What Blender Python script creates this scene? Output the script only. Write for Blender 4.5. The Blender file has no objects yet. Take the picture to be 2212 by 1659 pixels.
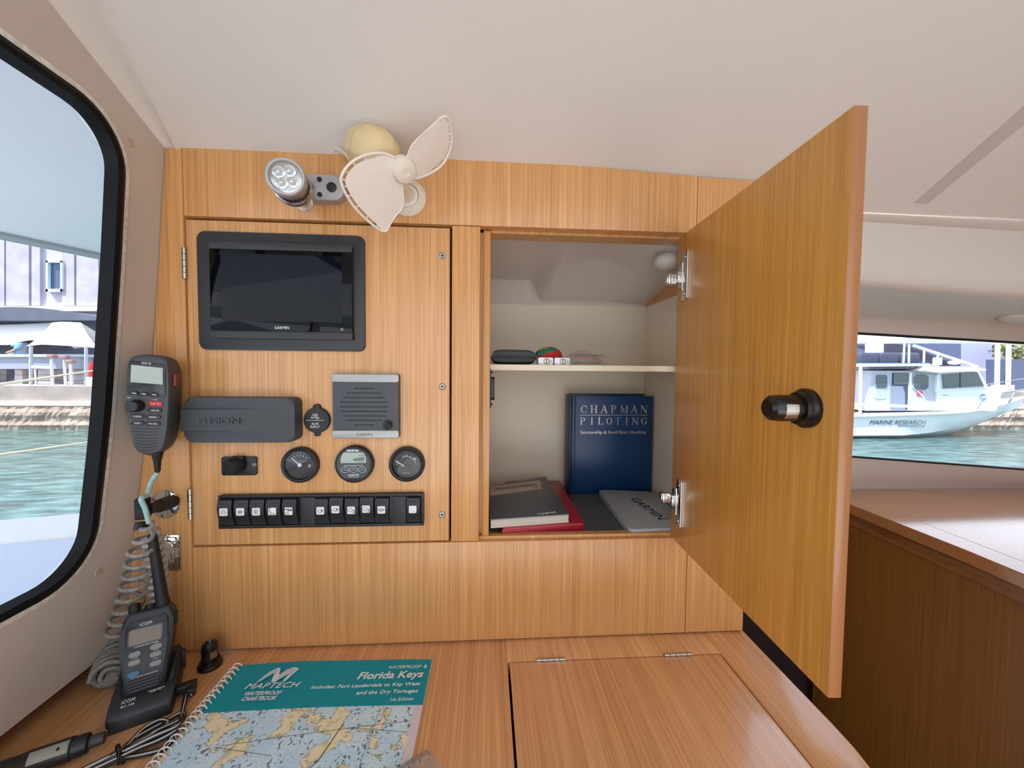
import bpy, bmesh, math, random
from mathutils import Vector as V, Matrix, Euler
S = bpy.context.scene
COL = S.collection
R = math.radians
PI = math.pi
random.seed(7)

# ------------------------------------------------------------------ camera
cam_d = bpy.data.cameras.new('camera'); cam = bpy.data.objects.new('camera', cam_d); COL.objects.link(cam)
cam_d.sensor_width = 36; cam_d.lens = 824/2212*36; cam_d.clip_start = 0.01; cam_d.clip_end = 500
CPOS = V((0, -0.62, 1.18))
_y, _p, _r = R(3.736), R(2.338), R(.555)
_f = V((math.sin(_y)*math.cos(_p), math.cos(_y)*math.cos(_p), -math.sin(_p)))
_rt = V((math.cos(_y), -math.sin(_y), 0)); _up = _rt.cross(_f)
_rt, _up = math.cos(_r)*_rt+math.sin(_r)*_up, -math.sin(_r)*_rt+math.cos(_r)*_up
cm = Matrix((_rt, _up, -_f)).transposed().to_4x4(); cm.translation = CPOS
cam.matrix_world = cm
S.camera = cam
def at(px, py, y):                     # a photograph point on the upright plane at distance y
    d = _f+_rt*((px-1106)/824)-_up*((py-829.5)/824)
    return CPOS+d*((y-CPOS.y)/d.y)
def atz(px, py, z):                    # a photograph point on the level plane at height z
    d = _f+_rt*((px-1106)/824)-_up*((py-829.5)/824)
    return CPOS+d*((z-CPOS.z)/d.z)

# ------------------------------------------------------------------ world, sun, exposure
S.view_settings.view_transform = 'Standard'; S.view_settings.look = 'None'
S.view_settings.exposure = 1.17; S.view_settings.gamma = 1
S.view_settings.use_curve_mapping = False
wd = bpy.data.worlds.new('sky'); S.world = wd; wd.use_nodes = True
nt = wd.node_tree; nt.nodes.clear()
tc = nt.nodes.new('ShaderNodeTexCoord'); sep = nt.nodes.new('ShaderNodeSeparateXYZ'); nt.links.new(tc.outputs['Generated'], sep.inputs[0])
rp = nt.nodes.new('ShaderNodeValToRGB'); nt.links.new(sep.outputs['Z'], rp.inputs[0])
els = rp.color_ramp.elements
els[0].position = 0; els[0].color = (.92, .93, .95, 1); els[1].position = .7; els[1].color = (.56, .66, .82, 1)
e_ = els.new(.22); e_.color = (.77, .83, .93, 1)
bgn = nt.nodes.new('ShaderNodeBackground'); bgn.inputs[1].default_value = 1.15
nt.links.new(rp.outputs[0], bgn.inputs[0])
wo = nt.nodes.new('ShaderNodeOutputWorld'); nt.links.new(bgn.outputs[0], wo.inputs[0])
sd = bpy.data.lights.new('sun', 'SUN'); sun = bpy.data.objects.new('sun', sd); COL.objects.link(sun)
sd.energy = 4.6; sd.angle = R(1.0); sd.color = (1, .96, .9)
sun.location = (-20, -14, 35)
sun.rotation_euler = V((.60, .40, -1.05)).to_track_quat('-Z', 'Y').to_euler()

# ------------------------------------------------------------------ materials
def lin(c):
    f = lambda v: (v/12.92 if v <= .04045 else ((v+.055)/1.055)**2.4)
    return tuple(f(v/255) for v in c)+(1,)
def mat(name, c, rough=.5, metal=0, coat=0, bump=0, bscale=200, var=0, vscale=20, spec=.5, emit=None, trans=0, alpha=1, ior=None):
    m = bpy.data.materials.new(name); m.use_nodes = True
    n = m.node_tree; b = n.nodes['Principled BSDF']
    b.inputs['Base Color'].default_value = lin(c); b.inputs['Roughness'].default_value = rough
    b.inputs['Metallic'].default_value = metal; b.inputs['Coat Weight'].default_value = coat; b.inputs['Coat Roughness'].default_value = .08
    b.inputs['Specular IOR Level'].default_value = spec
    b.inputs['Transmission Weight'].default_value = trans; b.inputs['Alpha'].default_value = alpha
    if ior: b.inputs['IOR'].default_value = ior
    if emit: b.inputs['Emission Color'].default_value = lin(c); b.inputs['Emission Strength'].default_value = emit
    tcn = n.nodes.new('ShaderNodeTexCoord')
    if bump:
        t = n.nodes.new('ShaderNodeTexNoise'); t.inputs['Scale'].default_value = bscale; t.inputs['Detail'].default_value = 3
        n.links.new(tcn.outputs['Object'], t.inputs['Vector'])
        bp = n.nodes.new('ShaderNodeBump'); bp.inputs['Strength'].default_value = bump; bp.inputs['Distance'].default_value = .002
        n.links.new(t.outputs[0], bp.inputs['Height']); n.links.new(bp.outputs[0], b.inputs['Normal'])
    if var:
        t = n.nodes.new('ShaderNodeTexNoise'); t.inputs['Scale'].default_value = vscale; t.inputs['Detail'].default_value = 4
        n.links.new(tcn.outputs['Object'], t.inputs['Vector'])
        cr = n.nodes.new('ShaderNodeValToRGB'); l = lin(c)
        cr.color_ramp.elements[0].position = .3; cr.color_ramp.elements[1].position = .7
        cr.color_ramp.elements[0].color = tuple(v*(1-var) for v in l[:3])+(1,); cr.color_ramp.elements[1].color = tuple(min(1, v*(1+var)) for v in l[:3])+(1,)
        n.links.new(t.outputs[0], cr.inputs[0]); n.links.new(cr.outputs[0], b.inputs['Base Color'])
    return m
def wood(name, c, axis, rough=.34, coat=.25, con=.30, fine=430):
    m = bpy.data.materials.new(name); m.use_nodes = True
    n = m.node_tree; b = n.nodes['Principled BSDF']; L = n.links
    tcn = n.nodes.new('ShaderNodeTexCoord')
    def layer(sc, along, det):
        mp = n.nodes.new('ShaderNodeMapping'); s = [sc]*3; s['xyz'.index(axis)] = along
        mp.inputs['Scale'].default_value = s
        L.new(tcn.outputs['Object'], mp.inputs[0])
        t = n.nodes.new('ShaderNodeTexNoise'); t.inputs['Scale'].default_value = 1; t.inputs['Detail'].default_value = det
        t.inputs['Roughness'].default_value = .6; t.inputs['Distortion'].default_value = .15
        L.new(mp.outputs[0], t.inputs['Vector']); return t
    a = layer(fine, 3.6, 3); d = layer(70, 2, 2)
    mx = n.nodes.new('ShaderNodeMath'); mx.operation = 'MULTIPLY_ADD'
    L.new(a.outputs[0], mx.inputs[0]); mx.inputs[1].default_value = .68
    m2 = n.nodes.new('ShaderNodeMath'); m2.operation = 'MULTIPLY'; m2.inputs[1].default_value = .32
    L.new(d.outputs[0], m2.inputs[0]); L.new(m2.outputs[0], mx.inputs[2])
    cr = n.nodes.new('ShaderNodeValToRGB'); l = lin(c); e = cr.color_ramp.elements
    e[0].position = .33; e[1].position = .66
    e[0].color = (l[0]*(1-con*.85), l[1]*(1-con*1.15), l[2]*(1-con*1.4), 1)
    e[1].color = (l[0]*(1+con*.5), l[1]*(1+con*.62), l[2]*(1+con*.8), 1)
    L.new(mx.outputs[0], cr.inputs[0]); L.new(cr.outputs[0], b.inputs['Base Color'])
    b.inputs['Roughness'].default_value = rough; b.inputs['Coat Weight'].default_value = coat; b.inputs['Coat Roughness'].default_value = .12
    bp = n.nodes.new('ShaderNodeBump'); bp.inputs['Strength'].default_value = .06; bp.inputs['Distance'].default_value = .001
    L.new(a.outputs[0], bp.inputs['Height']); L.new(bp.outputs[0], b.inputs['Normal'])
    return m
def glass(name, tint, refl=.07):
    m = bpy.data.materials.new(name); m.use_nodes = True
    n = m.node_tree; n.nodes.clear(); L = n.links
    o = n.nodes.new('ShaderNodeOutputMaterial'); tr = n.nodes.new('ShaderNodeBsdfTransparent'); tr.inputs[0].default_value = lin(tint)
    gl = n.nodes.new('ShaderNodeBsdfGlossy'); gl.inputs['Roughness'].default_value = .02
    lw = n.nodes.new('ShaderNodeLayerWeight'); pw = n.nodes.new('ShaderNodeMath'); pw.operation = 'POWER'; pw.inputs[1].default_value = 5
    L.new(lw.outputs['Facing'], pw.inputs[0]); ma = n.nodes.new('ShaderNodeMath'); ma.operation = 'MULTIPLY_ADD'; ma.inputs[1].default_value = .9; ma.inputs[2].default_value = refl*.5
    L.new(pw.outputs[0], ma.inputs[0])
    mx = n.nodes.new('ShaderNodeMixShader'); L.new(ma.outputs[0], mx.inputs[0]); L.new(tr.outputs[0], mx.inputs[1]); L.new(gl.outputs[0], mx.inputs[2])
    L.new(mx.outputs[0], o.inputs[0]); return m

WOODC = (215, 158, 98)
M_wood = wood('veneer_upright', WOODC, 'y')          # panels built standing up (local y is up)
M_woodz = wood('veneer_vertical', WOODC, 'z')
M_woodd = wood('veneer_table', (227, 170, 115), 'y', rough=.26, coat=.8)
M_door = wood('veneer_door', (207, 149, 66), 'y', con=.3)
M_edge = wood('edge_band', (164, 110, 66), 'y', con=.1)
M_dark = mat('dark_recess', (38, 20, 12), .8)  # dark brown puts shade into gaps, the table underside and the stairwell
M_gel = mat('white_gelcoat', (216, 206, 198), .42, bump=.03, bscale=900)
M_wall = mat('wall_gelcoat', (205, 193, 182), .45, bump=.03, bscale=900)
M_liner = mat('headliner', (232, 226, 219), .5, bump=.12, bscale=1500)
M_cream = mat('cream_laminate', (234, 221, 198), .35)
M_blk = mat('black_plastic', (26, 27, 29), .42, bump=.05, bscale=1500)
M_blk2 = mat('black_gloss', (14, 14, 15), .2)
M_rub = mat('black_rubber', (17, 17, 18), .6)
M_gask = mat('gasket_rubber', (7, 7, 8), .55, spec=.25)
M_gry = mat('slate_plastic', (72, 75, 80), .5, bump=.06, bscale=1500)
M_char = mat('charcoal_plastic', (47, 48, 50), .45, bump=.05, bscale=1500)
M_silv = mat('silver_paint', (172, 172, 170), .35, metal=.35)
M_chrome = mat('polished_chrome', (215, 212, 208), .09, metal=1)
M_steel = mat('brushed_steel', (176, 172, 162), .32, metal=1)
M_white = mat('white_ink', (232, 232, 230), .5)
M_ink = mat('black_ink', (24, 24, 26), .5)
M_ivory = mat('ivory_plastic', (232, 222, 206), .45)
M_ivory2 = mat('yellowed_plastic', (227, 202, 154), .5, bump=.06, bscale=900)
M_lcd = mat('lcd_glass', (176, 186, 178), .15)
M_pane = glass('window_glass', (238, 240, 243))

# ------------------------------------------------------------------ mesh helpers
MW = {}
def tag(o, label=None, cat=None, group=None, kind=None):
    if label: o['label'] = label
    if cat: o['category'] = cat
    if group: o['group'] = group
    if kind: o['kind'] = kind
    return o
def thing(name, label, cat, loc=(0, 0, 0), rot=(0, 0, 0), group=None):
    o = bpy.data.objects.new(name, None); COL.objects.link(o); o.empty_display_size = .02
    o.location = loc; o.rotation_euler = rot
    MW[o] = Matrix.Translation(V(loc)) @ Euler(rot).to_matrix().to_4x4()
    return tag(o, label, cat, group)
def obj(name, bm, m, parent=None, M=None, world=False, sm=32, label=None):
    """link a bmesh as ONE object; world=True: the bmesh is in world space and is brought into the parent's frame"""
    me = bpy.data.meshes.new(name)
    base = MW.get(parent, Matrix()) if parent else Matrix()
    if world and parent: bm.transform(base.inverted())
    bmesh.ops.recalc_face_normals(bm, faces=bm.faces)
    bm.to_mesh(me); bm.free()
    for q in (m if isinstance(m, (list, tuple)) else [m]): me.materials.append(q)
    if sm:
        me.shade_smooth(); me.set_sharp_from_angle(angle=R(sm))
    o = bpy.data.objects.new(name, me); COL.objects.link(o)
    if parent: o.parent = parent
    if M is not None: o.matrix_basis = M
    MW[o] = base @ (M if M is not None else Matrix())
    if label: o['label'] = label
    return o
def single(name, bm, m, label, cat, group=None, loc=None, sm=32):
    o = obj(name, bm, m, sm=sm)
    return tag(o, label, cat, group)
def struct(name, bm, m, parent=None, **k):
    o = obj(name, bm, m, parent, **k)
    if not parent: o['kind'] = 'structure'
    return o
def B(): return bmesh.new()
def bevel(bm, edges, w, seg=2):
    bmesh.ops.bevel(bm, geom=list(edges), offset=w, segments=seg, profile=.5, affect='EDGES', clamp_overlap=True)
def box(bm, x0, x1, y0, y1, z0, z1, bev=0, seg=2):
    vs = [bm.verts.new((x, y, z)) for x in (x0, x1) for y in (y0, y1) for z in (z0, z1)]
    es = set(); fs = []
    for q in ((0, 1, 3, 2), (4, 6, 7, 5), (0, 4, 5, 1), (2, 3, 7, 6), (0, 2, 6, 4), (1, 5, 7, 3)):
        f = bm.faces.new([vs[i] for i in q]); es |= set(f.edges); fs.append(f)
    if bev: bevel(bm, es, bev, seg)
    return bm
def frame(d):
    d = V(d).normalized(); a = V((0, 0, 1)) if abs(d.z) < .9 else V((1, 0, 0))
    x = a.cross(d).normalized(); return x, d.cross(x), d
def lathe(bm, prof, o=(0, 0, 0), d=(0, 0, 1), n=32, mi=None):
    """prof: (radius, height along d); radius 0 closes"""
    x, y, z = frame(d); o = V(o); rings = []
    for r, h in prof:
        if r < 1e-7: rings.append([bm.verts.new(o+z*h)])
        else: rings.append([bm.verts.new(o+z*h+(x*math.cos(2*PI*i/n)+y*math.sin(2*PI*i/n))*r) for i in range(n)])
    for a, b in zip(rings, rings[1:]):
        for i in range(n):
            j = (i+1) % n
            if len(a) == 1 and len(b) == 1: continue
            if len(a) == 1: f = bm.faces.new((a[0], b[i], b[j]))
            elif len(b) == 1: f = bm.faces.new((a[i], b[0], a[j]))
            else: f = bm.faces.new((a[i], b[i], b[j], a[j]))
            if mi is not None: f.material_index = mi
    return bm
def cyl(bm, p, q, r, r2=None, n=20):
    p, q = V(p), V(q); L = (q-p).length
    return lathe(bm, [(0, 0), (r, 0), (r if r2 is None else r2, L), (0, L)], p, q-p, n)
def tube(bm, pts, r, n=8, closed=False, flat=1):
    pts = [V(p) for p in pts]; m = len(pts); rr = r if isinstance(r, (list, tuple)) else [r]*m
    tan = []
    for i in range(m):
        a = pts[(i-1) % m] if (closed or i) else pts[0]; b = pts[(i+1) % m] if (closed or i < m-1) else pts[-1]
        tan.append((b-a).normalized())
    x, y, _ = frame(tan[0]); rings = []
    for i in range(m):
        t = tan[i]; x = (x-t*x.dot(t)).normalized(); y = t.cross(x)
        rings.append([bm.verts.new(pts[i]+(x*math.cos(2*PI*k/n)+y*math.sin(2*PI*k/n)*flat)*rr[i]) for k in range(n)])
    for i in range(m if closed else m-1):
        a, b = rings[i], rings[(i+1) % m]
        for k in range(n): bm.faces.new((a[k], b[k], b[(k+1) % n], a[(k+1) % n]))
    if not closed:
        for e in (rings[0], rings[-1]): bm.faces.new(e)
    return bm
def spline(pts, n=8, closed=False):
    pts = [V(p) for p in pts]; m = len(pts); out = []
    for i in range(m if closed else m-1):
        g = lambda k: pts[k % m] if closed else pts[max(0, min(m-1, k))]
        a, b, c, d = g(i-1), g(i), g(i+1), g(i+2)
        for s in range(n):
            t = s/n
            out.append(.5*((2*b)+(c-a)*t+(2*a-5*b+4*c-d)*t*t+(3*b-a-3*c+d)*t**3))
    if not closed: out.append(pts[-1])
    return out
def prism(bm, pts, z0, z1, bev=0, seg=2, both=False):
    """outline in local XY raised along Z; bev rounds the top rim"""
    a = [bm.verts.new((p[0], p[1], z0)) for p in pts]; b = [bm.verts.new((p[0], p[1], z1)) for p in pts]
    n = len(pts); f0 = bm.faces.new(list(reversed(a))); f1 = bm.faces.new(b)
    for i in range(n): bm.faces.new((a[i], a[(i+1) % n], b[(i+1) % n], b[i]))
    if bev: bevel(bm, list(f1.edges)+(list(f0.edges) if both else []), bev, seg)
    return bm
def rrect(w, h, r, cx=0, cy=0, n=5):
    out = []
    for sx, sy, a0 in ((1, 1, 0), (-1, 1, 90), (-1, -1, 180), (1, -1, 270)):
        for k in range(n+1):
            a = R(a0+90*k/n); out.append((cx+sx*(w/2-r)+r*math.cos(a), cy+sy*(h/2-r)+r*math.sin(a)))
    return out
def ell(rx, ry, cx=0, cy=0, n=32): return [(cx+rx*math.cos(2*PI*i/n), cy+ry*math.sin(2*PI*i/n)) for i in range(n)]
def sph(bm, c, r, u=20, v=12):
    r = (r, r, r) if not isinstance(r, (tuple, list)) else r
    Mx = Matrix.Translation(V(c)) @ Matrix.Diagonal((*r, 1))
    bmesh.ops.create_uvsphere(bm, u_segments=u, v_segments=v, radius=1, matrix=Mx); return bm
def bar(bm, pts, w, z0, z1):
    """flat strokes of width w lying in XY"""
    for p, q in zip(pts, pts[1:]):
        p, q = V((*p[:2], 0)), V((*q[:2], 0)); d = q-p
        if d.length < 1e-9: continue
        d.normalize(); s = V((-d.y, d.x, 0))*w/2; p = p-d*w*.3; q = q+d*w*.3
        prism(bm, [p-s, q-s, q+s, p+s], z0, z1)
    return bm
def text(s, parent, cx, cy, w, h, z, m, M=None, shear=0, ext=.00015, name='lettering', bold=0, sp=1, rot=0, align='C'):
    """writing fitted into a w x h box centred on (cx, cy), lying in the parent's XY plane"""
    c = bpy.data.curves.new('t', 'FONT'); c.body = s; c.align_x = 'CENTER'; c.extrude = .01; c.shear = shear; c.offset = bold; c.resolution_u = 3
    c.space_character = sp; c.space_line = .95
    o = bpy.data.objects.new('t', c); COL.objects.link(o)
    me = bpy.data.meshes.new_from_object(o.evaluated_get(bpy.context.evaluated_depsgraph_get()))
    bpy.data.objects.remove(o); bpy.data.curves.remove(c)
    bm = B(); bm.from_mesh(me); bpy.data.meshes.remove(me)
    xs = [v.co.x for v in bm.verts]; ys = [v.co.y for v in bm.verts]
    x0, x1, y0, y1 = min(xs), max(xs), min(ys), max(ys)
    if not h: h = w/(x1-x0)*(y1-y0)
    T = Matrix.Translation((cx, cy, z)) @ Matrix.Rotation(rot, 4, 'Z') @ Matrix.Diagonal((w/(x1-x0), h/(y1-y0), ext/.01, 1)) @ Matrix.Translation((-(x0+x1)/2, -(y0+y1)/2, .01))
    if M is not None: T = M @ T
    bm.transform(T)
    return obj(name, bm, m, parent, sm=0)
def copy_tree(o, loc=None, parent=None):
    c = o.copy(); COL.objects.link(c); MW[c] = MW[o]
    if parent: c.parent = parent
    if loc is not None:
        c.location = loc; MW[c] = Matrix.Translation(V(loc)) @ MW[o].to_3x3().to_4x4()
    for ch in [x for x in KIDS.get(o, [])]: copy_tree(ch, None, c)
    return c
KIDS = {}
_obj = obj
def obj(name, bm, m, parent=None, *a, **k):
    o = _obj(name, bm, m, parent, *a, **k)
    if parent: KIDS.setdefault(parent, []).append(o)
    return o
UP = (R(90), 0, 0)          # local XY plane stands upright and local Z comes out of the wall
# ================================================================== SETTING
def wall_x(z):                        # the curved inside of the left cabin side
    P = [(.70, -.571), (.808, -.5588), (.868, -.5529), (.934, -.5442), (1.0, -.5350), (1.10, -.5215), (1.3125, -.5015), (1.508, -.4864), (1.75, -.466)]
    for (a, xa), (b, xb) in zip(P, P[1:]):
        if z <= b: return xa+(xb-xa)*(z-a)/(b-a)
    return P[-1][1]
def wall_pt(y, z, off=0): return V((wall_x(z)-.041*y-off, y, z))
def ceil_z(y):
    s = -y
    if s < .26: return 1.508+.41*s
    t = min(1, (s-.26)/.7); return 1.508+.41*.26+.41*.7*(t-t*t/2)
# window hole in the left side: rounded outline in (y, z)
WY0, WY1, WZ0, WZ1 = -.077, -1.05, .904, 1.487
def wrect(grow, n=10, r=.055):
    w, h = abs(WY1-WY0)+2*grow, WZ1-WZ0+2*grow; cy, cz = (WY0+WY1)/2, (WZ0+WZ1)/2; r = r+grow; out = []
    for sx, sy, a0 in ((1, 1, 0), (-1, 1, 90), (-1, -1, 180), (1, -1, 270)):
        for k in range(n+1):
            a = R(a0+90*k/n); out.append((cy+sx*(w/2-r)+r*math.cos(a), cz+sy*(h/2-r)+r*math.sin(a)))
    res = []                                     # split long sides so that the panel can follow the curve
    for p, q in zip(out, out[1:]+out[:1]):
        k = max(1, int(math.hypot(p[0]-q[0], p[1]-q[1])/.05)); res += [(p[0]+(q[0]-p[0])*i/k, p[1]+(q[1]-p[1])*i/k) for i in range(k)]
    return res
def strip(bm, A, Bp):
    a = [bm.verts.new(p) for p in A]; b = [bm.verts.new(p) for p in Bp]; n = len(a)
    for i in range(n): bm.faces.new((a[i], a[(i+1) % n], b[(i+1) % n], b[i]))
bm = B()
hole = wrect(.018)
y_hi, y_lo = .03, -1.6
def out_pt(p):
    cy, cz = (WY0+WY1)/2, (WZ0+WZ1)/2
    ztop = ceil_z(p[0])+.01
    dy, dz = p[0]-cy, p[1]-cz
    hw, hh = abs(WY1-WY0)/2, (WZ1-WZ0)/2
    if abs(dz)/hh >= abs(dy)/hw:                 # top / bottom edge
        u = dy/abs(dz)*hh/hw; y = (u+1)/2*(y_hi-y_lo)+y_lo if abs(u) > .86 else p[0]
        if abs(u) > .86:
            e = cy+hw*.86*(1 if u > 0 else -1); far = y_hi if u > 0 else y_lo; y = e+(far-e)*(abs(u)-.86)/.14
        return (y, (ceil_z(y)+.012) if dz > 0 else .749)
    v = dz/abs(dy)*hw/hh; y = y_hi if dy > 0 else y_lo
    top = ceil_z(y)+.012; return (y, .749+(top-.749)*(v+1)/2)
outer = [out_pt(p) for p in hole]
rings = [[(a[0]+(b[0]-a[0])*t, a[1]+(b[1]-a[1])*t) for a, b in zip(hole, outer)] for t in (0, .12, .3, .55, .8, 1)]
grid = [[bm.verts.new(wall_pt(*p)) for p in r] for r in rings]
for a, b in zip(grid, grid[1:]):
    for i in range(len(a)): bm.faces.new((a[i], a[(i+1) % len(a)], b[(i+1) % len(a)], b[i]))
# reveal of the window and the lower turned-in lip
strip(bm, [wall_pt(*p) for p in hole], [wall_pt(*p, off=.02) for p in hole])
lo = [wall_pt(y, .749) for y in (.03, -.3, -.6, -.9, -1.2, -1.6)]; lo2 = [p+V((-.05, 0, 0)) for p in lo]
va = [bm.verts.new(p) for p in lo]; vb = [bm.verts.new(p) for p in lo2]
for i in range(5): bm.faces.new((va[i], va[i+1], vb[i+1], vb[i]))
wall_left = struct('wall_left', bm, M_wall, sm=40)
# window in the left side: white bedding, black rubber gasket, pane
M_caulk = mat('white_sealant', (226, 222, 216), .7, var=.2, vscale=160)
bm = B(); A_, B_ = wrect(.024), wrect(.012)
n_ = min(len(A_), len(B_))
def same(g): # the same point count for every growth
    base = wrect(.012); cy, cz = (WY0+WY1)/2, (WZ0+WZ1)/2; out = []
    for p in base:
        hw, hh = abs(WY1-WY0)/2-.043, (WZ1-WZ0)/2-.043
        q = (max(-hw, min(hw, p[0]-cy)), max(-hh, min(hh, p[1]-cz))); d = (p[0]-cy-q[0], p[1]-cz-q[1]); L = math.hypot(*d)
        k = (L+g-.012)/L; out.append((cy+q[0]+d[0]*k, cz+q[1]+d[1]*k))
    return out
strip(bm, [wall_pt(*p, off=-.0015) for p in same(.021)], [wall_pt(*p, off=-.0025) for p in same(.012)])
strip(bm, [wall_pt(*p, off=-.0015) for p in same(.021)], [wall_pt(*p, off=.004) for p in same(.023)])
wf = struct('window_1', bm, M_caulk, sm=60)
bm = B()
strip(bm, [wall_pt(*p, off=-.003) for p in same(.0135)], [wall_pt(*p, off=-.005) for p in same(.008)])
strip(bm, [wall_pt(*p, off=-.005) for p in same(.008)], [wall_pt(*p, off=-.003) for p in same(.003)])
strip(bm, [wall_pt(*p, off=-.003) for p in same(.003)], [wall_pt(*p, off=.012) for p in same(.0)])
strip(bm, [wall_pt(*p, off=-.003) for p in same(.0135)], [wall_pt(*p, off=.005) for p in same(.0135)])
obj('window_gasket', bm, M_gask, wf, sm=60)
bm = B(); pr = same(.006); c = [bm.verts.new(wall_pt(*p, off=.010)) for p in pr]
cz_ = (WZ0+WZ1)/2
half = len(c)
def fill_curved(bm, outline, off, nz=14):
    """pane that follows the curved side: rows from bottom to top"""
    zs = [min(p[1] for p in outline)+(max(p[1] for p in outline)-min(p[1] for p in outline))*i/nz for i in range(nz+1)]
    rows = []
    for z in zs:
        ys = []
        for p, q in zip(outline, outline[1:]+outline[:1]):
            if (p[1]-z)*(q[1]-z) <= 0 and abs(p[1]-q[1]) > 1e-9:
                t = (z-p[1])/(q[1]-p[1]); ys.append(p[0]+(q[0]-p[0])*t)
        if not ys: ys = [p[0] for p in outline if abs(p[1]-z) < 2e-3]
        rows.append((bm.verts.new(wall_pt(min(ys), z, off)), bm.verts.new(wall_pt(max(ys), z, off))))
    for a, b in zip(rows, rows[1:]): bm.faces.new((a[0], a[1], b[1], b[0]))
for v in c: bm.verts.remove(v)
fill_curved(bm, pr, .010)
obj('pane', bm, M_pane, wf, sm=60)
# two round screw caps on the left side
M_cap = mat('tan_screw_cap', (196, 170, 152), .5)
for i, (y, z) in enumerate(((-.0565, 1.4815), (-.0535, .886))):
    bm = B(); o = wall_pt(y, z); lathe(bm, [(0, .0012), (.0052, .0012), (.006, .0004), (.006, -.001)], o, (1, .04, -.08), 20)
    tag(obj('screw_cap', bm, M_cap), ('tan round screw cap on the wall above the radio, by the upper window corner', 'tan round screw cap on the wall by the lower window corner')[i], 'screw cap')

# ceiling: slopes down towards the cabinet, with a soft cove along the left side
bm = B(); xs = [-1, -.8, -.6, -.4, -.2, 0, .02, .12, .3, .6, 1.0, 1.4, 1.9, 2.6]; cols = []
ysc = [.0635, .03, .0, -.05, -.1, -.16, -.22, -.3, -.4, -.55, -.75, -.95, -1.15, -1.35]
for y in ysc:
    s = max(0, -y); z = ceil_z(y); wxl = wall_x(z)-.041*y; cw = .018+.26*min(s, .25)
    row = [(wxl-.004, z-.004), (wxl+cw*.22, z+.002), (wxl+cw*.45, z+.0035), (wxl+cw*.72, z+.001), (wxl+cw*.86, z-.0035), (wxl+cw, z-.0035), (wxl+cw*1.3, z)]
    for x in (-.25, -.1, .05, .2, .35, .45, .6, .8, 1.0, 1.3, 1.7, 2.3): row.append((x, z-.0045*max(0, x)))
    cols.append([bm.verts.new((x, y, zz)) for x, zz in row])
for a, b in zip(cols, cols[1:]):
    for i in range(len(a)-1): bm.faces.new((a[i], a[i+1], b[i+1], b[i]))
ceiling = struct('ceiling', bm, M_liner, sm=50)
# flat grey strap across the headliner on the right
bm = B()
def ceil_hit(px, py):
    d = _f+_rt*((px-1106)/824)-_up*((py-829.5)/824); n = V((.0045, .41, 1)); p0 = V((0, 0, 1.508)); return CPOS+d*((p0-CPOS).dot(n)/d.dot(n))
q = [ceil_hit(*p) for p in ((1975, 438), (2003, 440), (2290, 205), (2290, 160))]
q[2] = q[1]+(q[2]-q[1])*2.2; q[3] = q[0]+(q[3]-q[0])*2.2
a = [bm.verts.new(p-V((0, 0, .0008))) for p in q]; b = [bm.verts.new(p+V((0, 0, .002))) for p in q]
bm.faces.new(a)
for i in range(4): bm.faces.new((a[i], a[(i+1) % 4], b[(i+1) % 4], b[i]))
struct('trim_1', bm, mat('grey_strap', (204, 197, 191), .6), sm=0)

# moulded beam, ledge and forward wall on the right: rows of (px py at 1850, py at 2212, distance)
ROWS = [(452, 470, .062), (458, 476, .066), (462, 481, .061), (470, 490, .066), (478, 500, .078), (520, 545, .088), (575, 604, .094), (594, 622, .092), (604, 632, .084), (612, 640, .088), (620, 649, .100), (640, 662, .16), (672, 688, .25), (684, 699, .272), (691, 706, .285), (720, 741, .300)]
ROWS2 = [(987, 1014, .350), (1000, 1022, .352), (1028, 1040, .357), (1040, 1046, .366), (1054, 1057, .3745), (1075, 1078, .381)]
def rowpts(l, r_, y):
    a, b = at(1850, l, y), at(2212, r_, y); d = (b-a)/(b.x-a.x)
    return [a+d*(x-a.x) for x in (.40, .60, .80, .95, 1.2, 1.5, 1.8, 2.1, 2.4)]
bm = B()
def rows(bm, RR, i0=0, i1=None):
    g = [[bm.verts.new(p) for p in rowpts(*r)[i0:i1]] for r in RR]
    for a, b in zip(g, g[1:]):
        for i in range(len(a)-1): bm.faces.new((a[i], a[i+1], b[i+1], b[i]))
rows(bm, ROWS); rows(bm, ROWS2)
mid = [ROWS[-1], ROWS2[0]]
rows(bm, mid, 0, 3); rows(bm, mid, 7, 9)
sph(bm, at(2196, 684, .235), (.04, .03, .016), 20, 12)
struct('wall_front', bm, M_gel, sm=55)
A0, A1 = rowpts(*ROWS[-1]), rowpts(*ROWS2[0])
bm = B()
def rail(p, q, w): tube(bm, [p, (p+q)/2, q], w, 8)
rail(A0[2], A0[7], .0035); rail(A1[2], A1[7], .003); rail(A0[2], A1[2], .003); rail(A0[7], A1[7], .003)
w2 = struct('window_2', bm, M_rub, sm=40)
bm = B(); off = V((0, .012, 0)); g = [bm.verts.new(p+off) for p in A0[2:8]]; h = [bm.verts.new(p+off) for p in A1[2:8]]
for i in range(5): bm.faces.new((g[i], g[i+1], h[i+1], h[i]))
obj('pane', bm, M_pane, w2)

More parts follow.
